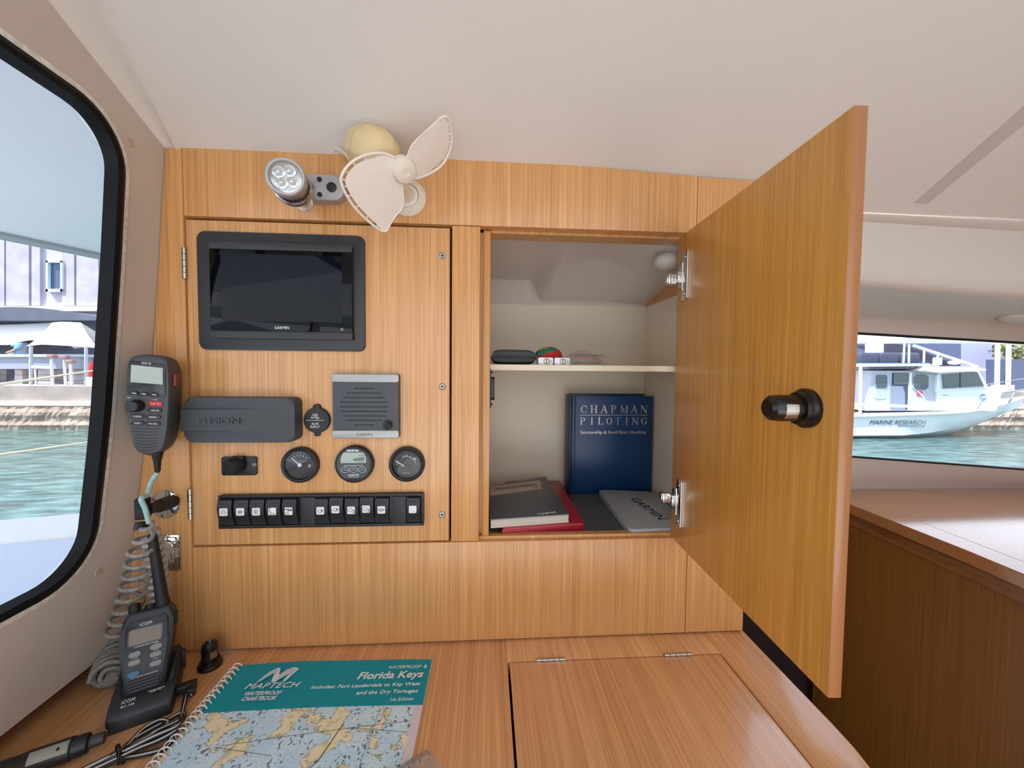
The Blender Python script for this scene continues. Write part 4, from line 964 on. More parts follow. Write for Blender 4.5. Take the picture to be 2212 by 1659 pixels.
# chart sheet: procedural sea, shoals and islands
M_chart = bpy.data.materials.new('chart_print'); M_chart.use_nodes = True
n = M_chart.node_tree; bs = n.nodes['Principled BSDF']; bs.inputs['Roughness'].default_value = .32; bs.inputs['Coat Weight'].default_value = .1
L = n.links; tcn = n.nodes.new('ShaderNodeTexCoord')
def noise(sc, det=4, rough=.55, dist=0):
    t = n.nodes.new('ShaderNodeTexNoise'); t.inputs['Scale'].default_value = sc; t.inputs['Detail'].default_value = det; t.inputs['Roughness'].default_value = rough; t.inputs['Distortion'].default_value = dist; L.new(tcn.outputs['Object'], t.inputs['Vector']); return t
def mixc(f, a, b):
    m = n.nodes.new('ShaderNodeMix'); m.data_type = 'RGBA'; L.new(f, m.inputs[0])
    for k, v in ((6, a), (7, b)):
        if isinstance(v, tuple): m.inputs[k].default_value = lin(v)
        else: L.new(v, m.inputs[k])
    return m.outputs[2]
def ramp(src, st):
    r = n.nodes.new('ShaderNodeValToRGB'); r.color_ramp.interpolation = 'CONSTANT'; e = r.color_ramp.elements
    e[0].position = 0; e[0].color = (st[0][1],)*3+(1,)
    e[1].position = st[1][0]; e[1].color = (st[1][1],)*3+(1,)
    for p, v in st[2:]: q = e.new(p); q.color = (v,)*3+(1,)
    L.new(src, r.inputs[0]); return r.outputs[0]
land = noise(25, 6, .60, .3); sp1 = noise(230, 2, .5); sp2 = n.nodes.new('ShaderNodeTexVoronoi'); sp2.inputs['Scale'].default_value = 330; L.new(tcn.outputs['Object'], sp2.inputs['Vector'])
sea = mixc(ramp(noise(28, 3).outputs[0], [(0, 0), (.46, 1)]), (212, 236, 246), (200, 230, 244))
v1 = mixc(ramp(sp2.outputs['Distance'], [(0, 1), (.16, 0)]), sea, (92, 112, 124))
dotm = n.nodes.new('ShaderNodeMath'); dotm.operation = 'MULTIPLY'; L.new(ramp(noise(60, 3).outputs[0], [(0, 0), (.48, 1)]), dotm.inputs[0]); L.new(ramp(sp1.outputs[0], [(0, 0), (.60, 1)]), dotm.inputs[1])
v2 = mixc(dotm.outputs[0], v1, (112, 128, 136))
isl = mixc(ramp(noise(90, 3).outputs[0], [(0, 0), (.56, 1)]), (244, 230, 192), (216, 216, 170))
m1 = mixc(ramp(land.outputs[0], [(0, 0), (.520, 1)]), v2, (168, 178, 140)); m2 = mixc(ramp(land.outputs[0], [(0, 0), (.532, 1)]), m1, (74, 70, 60)); m3 = mixc(ramp(land.outputs[0], [(0, 0), (.5365, 1)]), m2, isl)
L.new(m3, bs.inputs['Base Color'])
bm = B(); sheet(bm, -BW, -.0105, -BH, -.0800, -.0001, ny=20); ch = obj('chart_print', bm, M_chart, bk)
bm = B(); sheet(bm, -.0105, 0, -BH, -.0800, -.00005, nx=3); obj('margin', bm, mat('pale_margin', (222, 212, 214), .5), bk)
def line(pts, w, m, name='chart_line', par=None):
    bm = B(); P = []
    for p, q in zip(pts, pts[1:]):
        for i in range(8): P.append((p[0]+(q[0]-p[0])*i/8, p[1]+(q[1]-p[1])*i/8))
    P.append(pts[-1]); a = []
    for i, p in enumerate(P):
        q = P[min(i+1, len(P)-1)]; o = P[max(i-1, 0)]; d = V((q[0]-o[0], q[1]-o[1], 0)).normalized(); s = V((-d.y, d.x, 0))*w/2
        a.append([bm.verts.new((p[0]+k*s.x, p[1]+k*s.y, bsurf(*p)+.00025)) for k in (1, -1)])
    for (a0, a1), (b0, b1) in zip(a, a[1:]): bm.faces.new((a0, a1, b1, b0))
    return obj(name, bm, m, par or ch)
M_ln = mat('chart_ink', (86, 78, 72), .6)
line([(-.235, -.1275), (-.012, -.1030)], .0005, M_ln); line([(-.235, -.1275), (-.16, -.142)], .0005, M_ln); line([(-.16, -.215), (-.105, -.150), (-.094, -.104)], .0011, M_ln); line([(-.085, -.1105), (-.0105, -.118)], .0005, M_ln); line([(-.2, -.10), (-.25, -.22)], .0003, M_ln); line([(-.055, -.085), (-.058, -.22)], .0003, M_ln)
M_box = mat('chart_box', (228, 232, 230), .5)
for x, y in ((-.2330, -.1240), (-.0795, -.0990), (-.0615, -.0965), (-.1505, -.1790), (-.2540, -.1610), (-.0730, -.1930)):
    bm = B(); z = bsurf(x, y)+.00025; prism(bm, [(x-.0052, y-.0038), (x+.0052, y-.0030), (x+.0052, y+.0038), (x-.0052, y+.0030)], z-.0002, z+.0001); o = obj('chart_inset', bm, M_box, ch)
    bm = B(); prism(bm, [(x-.002, y-.0018), (x+.003, y-.0012), (x+.002, y+.0012)], z, z+.0002); obj('inset_mark', bm, mat('inset_blue', (120, 170, 196), .5) if 'inset_blue' not in bpy.data.materials else bpy.data.materials['inset_blue'], o)
zz = .0089
text('WATERPROOF', tb, -.0375, -.0152, .0480, .0055, .0075, M_white, shear=.25)
bm = B(); d_ = [(-.0075, -.0105), (-.0055, -.0150), (-.0052, -.0172), (-.0068, -.0187), (-.0084, -.0187), (-.0098, -.0172), (-.0094, -.0150)]; prism(bm, d_[::-1], .0074, .0077); obj('drop_symbol', bm, mat('pale_blue_ink', (196, 214, 230), .5), tb)
text('Florida Keys', tb, -.0545, -.0318, .0935, .0165, .0080, M_white, shear=.18, bold=.02)
text('Includes: Fort Lauderdale to Key West', tb, -.0840, -.0490, .1500, .0072, .0088, M_white, shear=.18, bold=.012)
text('and the Dry Tortugas', tb, -.0520, -.0602, .0830, .0076, .0082, M_white, shear=.18, bold=.012)
text('1st Edition', tb, -.0290, -.0712, .0300, .0050, .0075, M_white)
lx = -.2165
text('MAPTECH', tb, lx+.004, -.0445, .0720, .0092, .0106, M_white, shear=.25, sp=1.05)
text('WATERPROOF\nCHARTBOOK', tb, lx-.002, -.0610, .0480, .0145, .0104, M_white, shear=.25, bold=.01)
def swoosh(o): return [(lx-.0225, -.0375), (lx-.0150, -.0205), (lx-.0065, -.0125), (lx-.0020, -.0140), (lx+.0020, -.0265), (lx+.0090, -.0165), (lx+.0165, -.0125), (lx+.0245, -.0150), (lx+.0245, -.0180), (lx+.0170, -.0375), (lx+.0130, -.0375), (lx+.0160, -.0225), (lx+.0030, -.0385), (lx-.0020, -.0385), (lx-.0070, -.0215), (lx-.0190, -.0375)]
bm = B(); prism(bm, swoosh(0)[::-1], .0104, .0107); lg = obj('logo', bm, mat('logo_white', (224, 228, 230), .5), tb)
bm = B()
for i in range(1, 5):
    t = i/5; bar(bm, [(lx-.0225+.0035*t, -.0375), (lx-.0150+.006*t, -.0205-.004*t), (lx-.0065-.0005*t, -.0125-.009*t), (lx-.002-.001*t, -.020-.016*t)], .0003, .0106, .0108)
    bar(bm, [(lx+.003, -.0265-.011*t), (lx+.009+.0065*t, -.0165-.006*t), (lx+.0165+.0005*t, -.0125-.010*t), (lx+.0245-.008*t, -.018-.015*t)], .0003, .0106, .0108)
obj('logo_grid', bm, mat('logo_grey', (120, 160, 166), .5), lg)
# spiral binding
bm = B(); M_spi = mat('white_wire', (228, 228, 226), .35)
pts = []
N = 54
for i in range(N*14+1):
    a = 2*PI*i/14; y = -.003-.424*i/(N*14); pts.append(V((-BW-.0005+.0060*math.cos(a), y, .0072+.0058*math.sin(a))))
tube(bm, pts, .00085, 6); obj('spiral_binding', bm, M_spi, bk)
# clear ruler
rq = [atz(924, 1620, ZT+.0100), atz(700, 1758, ZT+.0110), atz(740, 1800, ZT+.0110), atz(964, 1670, ZT+.0100)]
rl = thing('ruler', 'clear plastic ruler lying over the lower right corner of the chart book', 'ruler', (rq[0].x, rq[0].y, ZT+.008))
M_clear = bpy.data.materials.new('clear_plastic'); M_clear.use_nodes = True
n = M_clear.node_tree; n.nodes.clear(); o_ = n.nodes.new('ShaderNodeOutputMaterial'); tr = n.nodes.new('ShaderNodeBsdfTransparent'); tr.inputs[0].default_value = (.86, .86, .84, 1); pb_ = n.nodes.new('ShaderNodeBsdfPrincipled'); pb_.inputs['Base Color'].default_value = (.7, .68, .64, 1); pb_.inputs['Roughness'].default_value = .2; mx = n.nodes.new('ShaderNodeMixShader'); mx.inputs[0].default_value = .22
n.links.new(tr.outputs[0], mx.inputs[1]); n.links.new(pb_.outputs[0], mx.inputs[2]); n.links.new(mx.outputs[0], o_.inputs[0])
bm = B(); a = [bm.verts.new(p) for p in rq]; b = [bm.verts.new(p+V((0, 0, .0018))) for p in rq]; bm.faces.new(a); bm.faces.new(b[::-1])
for i in range(4): bm.faces.new((a[i], a[(i+1) % 4], b[(i+1) % 4], b[i]))
obj('blade', bm, M_clear, rl, world=True)
bm = B()
for i in range(44):
    t = (i+1)/46; p = rq[0].lerp(rq[1], t)+V((0, 0, .0019)); q = rq[0].lerp(rq[1], t)+(rq[3]-rq[0])*(.16 if i % 5 else .26)+V((0, 0, .0019)); tube(bm, [p, q], .0003, 4)
obj('graduation', bm, M_ink, rl, world=True)
# ================================================================== CUPBOARD CONTENTS
FL = ZT+.137
# big blue book standing at the back
b0, b1 = at(1236, 960, .25), at(1410, 960, .25)
bx0, bx1 = b0.x, b1.x-.0012; bt = at(1320, 856, .25).z
bb = thing('hardback_book', 'dark blue hardback book standing upright with silver title lettering', 'book', (bx0, .25, FL), UP)
w, h = bx1-bx0, bt-FL
M_blue = mat('navy_cloth', (14, 54, 98), .32, bump=.05, bscale=2500)
bm = B(); prism(bm, [(0, 0), (w, 0), (w, h), (0, h)], -.0035, 0, .0010); box(bm, -.001, .0075, 0, h, -.0012, .0006, .0006); obj('cover', bm, M_blue, bb)
bm = B(); prism(bm, [(0, 0), (w-.002, 0), (w-.002, h+.003), (0, h+.003)], -.0500, -.0465, .0005); obj('back_cover', bm, M_blue, bb)
bm = B(); box(bm, .004, w-.005, .003, h-.004, -.0465, -.0035); obj('pages', bm, mat('book_pages', (214, 206, 190), .8), bb)
M_spine = mat('spine_cloth', (18, 36, 66), .4)
bm = B(); box(bm, -.0075, -.0005, 0, h+.001, -.0495, -.0004, .0025); sp_ = obj('spine', bm, M_spine, bb)
M_sil = mat('silver_foil', (214, 206, 204), .25, metal=.7)
# serif capitals drawn with thick and thin strokes in a 1 x 1 box
def serif(ch):
    T, t = .15, .055; s = []; ver = lambda x, w, a=0, b=1: s.append(('b', [(x, a), (x, b)], w)); fo = lambda x, y, w=.30: s.append(('b', [(x-w/2, y), (x+w/2, y)], .05))
    def st(x, w): ver(x, w); fo(x, .025); fo(x, .975)
    if ch in 'CG':
        s.append(('a', .52, .5, .42, .47, 42, 318, t, T))
        ver(.86, t, .66, .97)
        if ch == 'G': ver(.84, T*.9, .10, .42); fo(.82, .42, .28)
        else: ver(.87, t, .10, .28)
    elif ch == 'O': s.append(('a', .5, .5, .42, .47, 0, 360, t, T))
    elif ch == 'H': st(.2, T); st(.8, T); s.append(('b', [(.2, .5), (.8, .5)], t))
    elif ch == 'A': s.append(('b', [(.14, 0), (.5, 1)], t)); s.append(('b', [(.5, 1), (.86, 0)], T)); s.append(('b', [(.28, .36), (.72, .36)], t)); fo(.13, .025); fo(.87, .025)
    elif ch == 'P': st(.24, T); s.append(('a', .45, .73, .33, .25, -90, 90, t, T)); s.append(('b', [(.24, .975), (.47, .975)], t)); s.append(('b', [(.24, .48), (.47, .48)], t))
    elif ch == 'M': ver(.12, t); fo(.12, .025, .22); s.append(('b', [(.14, .98), (.5, .06)], T)); s.append(('b', [(.5, .06), (.86, .98)], t)); ver(.88, T); fo(.88, .025, .26); fo(.1, .975, .18); fo(.9, .975, .2)
    elif ch == 'N': ver(.16, t); fo(.16, .025, .24); fo(.12, .975, .2); s.append(('b', [(.18, .98), (.82, .02)], T)); ver(.84, t); fo(.84, .975, .24)
    elif ch == 'I': st(.5, T)
    elif ch == 'L': st(.3, T); s.append(('b', [(.3, .025), (.86, .025)], t)); ver(.86, t, .02, .25)
    elif ch == 'T': ver(.5, T); fo(.5, .025); s.append(('b', [(.12, .965), (.88, .965)], t)); ver(.13, t, .76, .96); ver(.87, t, .76, .96)
    return s
def serif_word(word, parent, x0, x1, y0, y1):
    n_ = len(word); ht = y1-y0; cw = ht*.98; step = (x1-x0-cw)/(n_-1)
    for i, chh in enumerate(word):
        bm = B(); ox = x0+step*i; sc = lambda p: (ox+p[0]*cw, y0+p[1]*ht)
        for s in serif(chh):
            if s[0] == 'b': bar(bm, [sc(p) for p in s[1]], s[2]*ht*.95, .0001, .0004)
            else:
                _, cx, cy, rx, ry, a0, a1, t, T = s; N = 22; o = []; inn = []
                for k in range(N+1):
                    a = R(a0+(a1-a0)*k/N); th = t+(T-t)*abs(math.cos(a)); o.append(sc((cx+rx*math.cos(a), cy+ry*math.sin(a)))); inn.append(sc((cx+(rx-th)*math.cos(a), cy+(ry-t)*math.sin(a))))
                for k in range(N): prism(bm, [o[k], o[k+1], inn[k+1], inn[k]], .0001, .0004)
        obj('title_letter', bm, M_sil, parent)
q = lambda px, py: ((at(px, py, .25).x-bx0), at(px, py, .25).z-FL)
cv = KIDS[bb][0]
xa, ya = q(1253, 892); xb, yb = q(1399, 876); serif_word('CHAPMAN', cv, xa, xb, ya, yb)
xa2, ya2 = q(1252, 917); xb2, yb2 = q(1398, 902); serif_word('PILOTING', cv, xa2, xb2, ya2, yb2)
bm = B(); yl = q(1325, 896.7)[1]; bar(bm, [(xa, yl), (xb, yl)], .0009, .0001, .0004); obj('title_rule', bm, M_sil, cv)
text('Seamanship & Small Boat Handling', cv, (xa+xb)/2-.001, q(1325, 934.5)[1], (xb-xa)*.97, .0098, .0003, M_sil, bold=.004)
text('CHAPMAN PILOTING', sp_, -.0255, h*.50, .150, .010, 0, mat('dull_foil', (120, 122, 126), .4), M=Matrix(((0, 0, -1, -.0076), (0, 1, 0, 0), (1, 0, 0, 0), (0, 0, 0, 1))) @ Matrix.Translation((-.0, 0, 0)) @ Matrix(((1, 0, 0, 0), (0, 1, 0, 0), (0, 0, 1, 0), (0, 0, 0, 1))) @ Matrix.Translation((0, h*.5, 0)) @ Matrix.Rotation(R(-90), 4, 'Z') @ Matrix.Translation((.0255, -h*.5+.0, 0)) @ Matrix.Translation((0, -.025, 0)))
def slab(name, label, cat, corners, z0, z1, m, round_=0, bev=.001, group=None):
    """flat thing whose top corners are known; thickness goes down to z0"""
    c0 = corners[0]; t = thing(name, label, cat, (c0.x, c0.y, z0), (0, 0, 0), group)
    return t, [(p.x-c0.x, p.y-c0.y) for p in corners]
# dark grey binder on the right
zb_ = .893
cs = [atz(1229, 1066, zb_), V((.1725, .034, zb_)), V((.3650, .028, zb_)), V((.3700, .236, zb_))]
t1, pl = slab('ring_binder', 'flat dark grey binder lying in the cupboard under the pale grey cover', 'binder', cs, FL, zb_, None)
bm = B(); prism(bm, pl, .0268, .0308, .001); obj('cover', bm, mat('dark_grey_vinyl', (78, 80, 80), .5, bump=.1, bscale=700), t1)
bm = B(); prism(bm, pl, 0, .003, .0005); obj('back_cover', bm, bpy.data.materials['dark_grey_vinyl'], t1)
ins = [(p[0]*.97+.004, p[1]*.97+(-.004)) for p in pl]
bm = B(); prism(bm, ins, .003, .0268); obj('pages', bm, mat('binder_pages', (200, 196, 188), .8), t1)
# grey screen cover
zc_ = .905
cs = [atz(1292, 1057, zc_), atz(1360, 1143, zc_+.0), V((.3600, .0190, zc_)), V((.3760, .1950, zc_)), V((.372, .212, zc_))]
cs[1] = V((cs[1].x, max(cs[1].y, .012), zc_))
t2, pl = slab('screen_cover', 'pale grey plastic screen cover lying on the dark binder', 'cover', cs, zb_+.0002, zc_, None)
def rounded(pl, r, n=5):
    out = []; m = len(pl)
    for i in range(m):
        a, b, c = V((*pl[i-1], 0)), V((*pl[i], 0)), V((*pl[(i+1) % m], 0)); u, v = (a-b).normalized(), (c-b).normalized(); k = min(r, (a-b).length*.45, (c-b).length*.45); p, q_ = b+u*k, b+v*k
        for j in range(n+1): t = j/n; out.append(tuple((p*(1-t)*(1-t)+b*2*t*(1-t)+q_*t*t)[:2]))
    return out
M_cov = mat('pale_grey_plastic', (156, 160, 160), .5, bump=.04, bscale=1500)
bm = B(); prism(bm, rounded(pl, .012), 0, .0112, .003, 3); c2 = obj('shell', bm, M_cov, t2)
ga, gb = atz(1372, 1078, zc_), atz(1428, 1118, zc_); ang_ = math.atan2((gb-ga).y, (gb-ga).x); o2 = V(t2.location)
mid_ = (ga+gb)/2-o2
text('GARMIN', c2, 0, 0, (gb-ga).length*1.13, .0190, 0, M_ink, M=Matrix.Translation((mid_.x, mid_.y, .0113)) @ Matrix.Rotation(ang_, 4, 'Z'))
# red binders, two lying on one another
zr = .909
top = [atz(1208, 1038, zr), atz(1262, 1129, zr), atz(1086, 1146, zr), V((.0475, .286, zr))]
top[1] = V((top[1].x, max(top[1].y, .030), zr)); top[2] = V((top[2].x, max(.016, top[2].y), zr))
M_redb = mat('red_vinyl', (166, 30, 46), .35, bump=.06, bscale=900)
def binder(label, corners, z0, z1, grp):
    t, pl = slab('ring_binder', label, 'binder', corners, z0, z1, None, group=grp); H = z1-z0
    bm = B(); prism(bm, rounded(pl, .004), H-.0036, H, .0010); obj('cover', bm, M_redb, t)
    bm = B(); prism(bm, rounded(pl, .004), 0, .0034, .0008); obj('back_cover', bm, M_redb, t)
    a, b = V((*pl[1], 0)), V((*pl[2], 0)); d = (b-a).normalized(); s = V((-d.y, d.x, 0)); c = V((*pl[0], 0)); s = s if (c-a).dot(s) > 0 else -s
    bm = B(); prism(bm, [tuple(p[:2]) for p in (a+s*.001, b+s*.001, b+s*.003, a+s*.003)], .002, H-.002); obj('spine', bm, M_redb, t)
    m_ = [(p[0]*.95+(pl[1][0]+pl[3][0])/2*.05, p[1]*.95+(pl[1][1]+pl[3][1])/2*.05) for p in pl]
    bm = B(); prism(bm, m_, .0034, H-.0036); obj('pages', bm, bpy.data.materials['binder_pages'], t)
g_ = 'red binders stacked in the cupboard'
binder('red binder lying directly under the open operator manual, upper of two', top, FL+.0205, zr, None)
lowc = [p+V((.004, .003, 0)) for p in top]
binder('lower red binder on the cupboard floor, under another red binder', lowc, FL, FL+.0200, None)
# operator's manual
zm = .9255
cs = [atz(1178, 1029, zm), atz(1231, 1110, zm), V((.006, -.0, zm)), V((.006, .19, zm))]
r_ = atz(1058, 1125, zm); f_ = atz(1058, 1055, zm)
cs[1] = V((cs[1].x, max(cs[1].y, .022), zm))
dv = (atz(1100, 1119, zm)-cs[1]); k_ = (.0062-cs[1].x)/dv.x; cs[2] = cs[1]+dv*k_; dv = atz(1060, 1051, zm)-cs[0]; k_ = (.0062-cs[0].x)/dv.x; cs[3] = cs[0]+dv*k_
cs[2].y = max(cs[2].y, -.002)
t3, pl = slab('operator_manual', 'dark grey softback manual with a pale title panel, lying on the red binders', 'manual', cs, zr+.0003, zm, None)
H3 = zm-zr-.0003
bm = B(); prism(bm, pl, H3-.0012, H3, .0003); mc_ = obj('cover', bm, mat('manual_cover', (80, 84, 94), .4, bump=.03, bscale=500), t3)
ctr = (sum(p[0] for p in pl)/4, sum(p[1] for p in pl)/4)
ins = [(p[0]+(ctr[0]-p[0])*.02, p[1]+(ctr[1]-p[1])*.02) for p in pl]
bm = B()
for i in range(6):
    k = .02+.006*(i % 3); ins = [(p[0]+(ctr[0]-p[0])*k, p[1]+(ctr[1]-p[1])*k) for p in pl]; z_ = (H3-.0012)*i/6; prism(bm, ins, z_, z_+(H3-.0012)/6)
obj('pages', bm, mat('manual_pages', (206, 196, 182), .8), t3)
mo = V(t3.location)
def mq(px, py): p = atz(px, py, zm)-mo; return (p.x, p.y)
bm = B(); z_ = H3; prism(bm, [mq(1058.5, 1052), mq(1166, 1037), mq(1172, 1056), mq(1058.5, 1071)], z_-.0001, z_+.0003); lb = obj('title_panel', bm, mat('beige_panel', (188, 172, 158), .5), mc_)
a_, b_ = V((*mq(1066, 1058), 0)), V((*mq(1159, 1046.5), 0)); an = math.atan2((b_-a_).y, (b_-a_).x)
TMm = Matrix.Translation(((a_.x+b_.x)/2, (a_.y+b_.y)/2, H3+.0003)) @ Matrix.Rotation(an, 4, 'Z')
text("OPERATOR'S MANUAL", lb, 0, 0, (b_-a_).length, .0165, 0, M_ink, M=TMm); text('6CX  530', lb, .045, -.0185, .022, .0060, 0, mat('brown_ink', (120, 100, 88), .6), M=TMm)
a_, b_ = V((*mq(1161, 1111), 0)), V((*mq(1201, 1106), 0)); an = math.atan2((b_-a_).y, (b_-a_).x)
text('YANMAR', mc_, 0, 0, (b_-a_).length, .0075, 0, M_white, M=Matrix.Translation(((a_.x+b_.x)/2, (a_.y+b_.y)/2, H3)) @ Matrix.Rotation(an, 4, 'Z'), shear=.2)
# loose papers below the manual, at the left
bm = B(); zz0 = FL
for i in range(5): prism(bm, [(.0062, .050+.002*i), (.058-.002*i, .040), (.056, .22), (.0062, .22)], zz0+.0048*i, zz0+.0048*(i+1))
single('paper_stack', bm, mat('loose_paper', (186, 176, 170), .8), 'stack of pale papers on the cupboard floor at the left of the red binders', 'papers')
# shelf things
SH = ZT+.4620
def fr(px, py, y): return at(px, py, y)
p = at(1060, 756, .13); q_ = at(1157, 756, .13)
po = thing('zip_pouch', 'black zipped pouch lying at the left end of the cupboard shelf', 'pouch', ((p.x+q_.x)/2, .15, SH))
hw, ht = (q_.x-p.x)/2, at(1100, 755, .13).z-SH
prr = [(0, 0), (.5, .002), (.93, .08), (1, .5), (.96, .92), (.86, .985), (0, 1)]
bm = B(); g = []
for k in range(13):
    t = k/12; s = 1-abs(2*t-1)**4*.35; g.append([bm.verts.new((max(-hw+.0008, hw*(2*u-1)*1.0), -.050+.1*t, ht*((1-abs(2*u-1)**6)**.5*.5*s*v2+.5))) for u, v2 in [(i/14, 1) for i in range(15)]+[(i/14, -1) for i in range(13, 0, -1)]])
m_ = len(g[0])
for a, b in zip(g, g[1:]):
    for i in range(m_): bm.faces.new((a[i], a[(i+1) % m_], b[(i+1) % m_], b[i]))
bm.faces.new(g[0]); bm.faces.new(g[-1]); obj('body', bm, mat('black_leatherette', (24, 23, 26), .38, bump=.2, bscale=300), po, sm=60)
bm = B(); tube(bm, [(-hw+.004, -.0525, ht*.50), (hw*.9, -.0525, ht*.50)], .0018, 6); tube(bm, spline([(hw*.92, -.052, ht*.5), (hw*1.02, -.03, ht*.5), (hw*1.05, 0, ht*.5)], 5), .0018, 6); obj('zip', bm, mat('zip_grey', (74, 72, 76), .4), po)
# float key fob: squashed foam ball in three colours
c_ = at(1187, 764, .105); rr_ = .0268
bf = thing('float_ball', 'small foam ball in green, red and yellow behind the two little locks', 'ball', (c_.x, .118, SH))
cols_ = [mat('foam_red', (196, 52, 50), .75, bump=.1, bscale=1200), mat('foam_green', (28, 128, 98), .75), mat('foam_yellow', (206, 170, 60), .75)]
bm = B(); sph(bm, (0, 0, .0178), (rr_, .024, .0178+.0005), 32, 24)
for f in bm.faces:
    c = f.calc_center_median(); u = V((-.46, .05, .90)).dot(V((c.x/rr_, c.y/.024, (c.z-.0178)/.0178)))
    f.material_index = 0 if u < .30 else (1 if u < .80 else 2)
obj('ball', bm, cols_, bf, sm=60)
bm = B(); ri = [V((-.020+.006*math.cos(2*PI*i/20), -.022, .012+.008*math.sin(2*PI*i/20))) for i in range(20)]; tube(bm, ri, .0006, 6, closed=True); obj('key_ring', bm, M_steel, bf)
for i, (x0, x1) in enumerate(((1163, 1195), (1198, 1231))):
    a, b = at(x0, 778, .062), at(x1, 778, .062); w = b.x-a.x; hh = .0128
    lc_ = thing('cam_lock', ('small white-metal cam lock on the shelf, the one next to the black pouch', 'small white-metal cam lock on the shelf, the one next to the plastic bag')[i], 'lock', ((a.x+b.x)/2, .072, SH), UP, 'little locks on the shelf')
    bm = B(); prism(bm, rrect(w, hh, .0016, 0, hh/2+.0003), -.014, .010, .0009); obj('body', bm, mat('lock_white', (214, 214, 218), .3, metal=.3) if i == 0 else bpy.data.materials['lock_white'], lc_)
    bm = B(); lathe(bm, [(.0056, .0100), (.0056, .0112), (.0046, .0116), (.0040, .0108), (0, .0108)], (.0012, hh/2, 0), (0, 0, 1), 24); cy_ = obj('cylinder', bm, M_steel, lc_)
    bm = B(); bar(bm, [(.0012, hh/2-.0026), (.0012, hh/2+.0026)], .0016, .0108, .0112); obj('keyway', bm, M_ink, cy_)
    bm = B(); prism(bm, ell(.0011, .0011, w*.36, hh/2, 12), .0100, .0104); obj('pin', bm, mat('lock_blue', (60, 76, 120), .4) if i == 0 else bpy.data.materials['lock_blue'], lc_)
# crumpled clear bag with small metal fittings
a = at(1222, 783, .13); b = at(1302, 783, .13)
bg = thing('plastic_bag', 'crumpled clear plastic bag with a red seal strip and small metal fittings', 'bag', ((a.x+b.x)/2, .14, SH))
hw = (b.x-a.x)/2
bm = B(); rnd = random.Random(5); nx, ny = 18, 12; g = []
for j in range(ny+1):
    r_ = []
    for i in range(nx+1):
        u, v = i/nx*2-1, j/ny*2-1; base_ = max(0, (1-abs(u)**2.2)*(1-abs(v)**2.5)); z = .0006+(.030-.012*max(0, u))*base_**.6+rnd.uniform(-.0022, .0022)*(base_ > .02)
        r_.append(bm.verts.new((u*hw*(1+rnd.uniform(-.03, .03)), v*.05, max(.0006, z))))
    g.append(r_)
for q0_, q1_ in zip(g, g[1:]):
    for i in range(nx): bm.faces.new((q0_[i], q0_[i+1], q1_[i+1], q1_[i]))
M_bag = bpy.data.materials.new('clear_film'); M_bag.use_nodes = True
n = M_bag.node_tree; n.nodes.clear(); o_ = n.nodes.new('ShaderNodeOutputMaterial'); tr = n.nodes.new('ShaderNodeBsdfTransparent'); tr.inputs[0].default_value = (.93, .92, .90, 1); gl_ = n.nodes.new('ShaderNodeBsdfPrincipled'); gl_.inputs['Base Color'].default_value = (.62, .60, .56, 1); gl_.inputs['Roughness'].default_value = .18; mx = n.nodes.new('ShaderNodeMixShader'); mx.inputs[0].default_value = .30
n.links.new(tr.outputs[0], mx.inputs[1]); n.links.new(gl_.outputs[0], mx.inputs[2]); n.links.new(mx.outputs[0], o_.inputs[0])
obj('film', bm, M_bag, bg, sm=0)
bm = B(); box(bm, -hw*.75, hw*.9, -.0475, -.0465, .0148, .0160); obj('seal_strip', bm, mat('seal_red', (186, 70, 80), .4), bg)
bm = B(); box(bm, -hw*.8, hw*.75, -.0475, -.0465, .0188, .0202); obj('dark_strip', bm, mat('seal_dark', (80, 76, 78), .4), bg)
for (x, y) in ((-.015, -.02), (.005, -.025), (.018, -.018)):
    bm = B(); tube(bm, spline([(x-.007, y, .004), (x-.002, y+.002, .0065), (x+.004, y-.001, .004), (x+.009, y+.002, .0062)], 5), .0024, 8); obj('fitting', bm, M_steel, bg)
# catch on the left inside edge
dc = thing('door_catch', 'black door catch on the left inside edge of the cupboard mouth', 'catch', (.0046, .045, 1.145))
bm = B(); prism(bm, [(-.013, -.033), (.013, -.033), (.013, .033), (-.013, .033)], 0, .0022, .0006); prism(bm, rrect(.020, .040, .006), .002, .0085, .003, 3)
for s in (-1, 1): sph(bm, (0, s*.028, .0030), .0022, 12, 8)
bm.transform(Matrix(((0, 0, 1, 0), (1, 0, 0, 0), (0, 1, 0, 0), (0, 0, 0, 1)))); obj('body', bm, M_blk, dc)
# ================================================================== OUTSIDE
WZ = -1.3
Y = 15.0; zt_ = at(100, 834, Y).z
def pz(y): return lambda px, py: at(px, py, y)
def upright(bm, pts, y0, y1):
    """outline given on the upright plane y0 (world x,z), made solid back to y1"""
    if y0 > Y+.6: pts = [(p[0], max(p[1], zt_)) for p in pts]
    a = [bm.verts.new((p[0], y0, p[1])) for p in pts]; b = [bm.verts.new((p[0], y1, p[1])) for p in pts]; n = len(pts)
    bm.faces.new(a); bm.faces.new(b[::-1])
    for i in range(n): bm.faces.new((a[i], b[i], b[(i+1) % n], a[(i+1) % n]))
    return bm
def xz(y, pts): return [(at(px, py, y).x, at(px, py, y).z) for px, py in pts]
def slabpx(bm, y0, y1, x0, x1, t, b_): return upright(bm, xz(y0, [(x0, t), (x1, t), (x1, b_), (x0, b_)]), y0, y1)
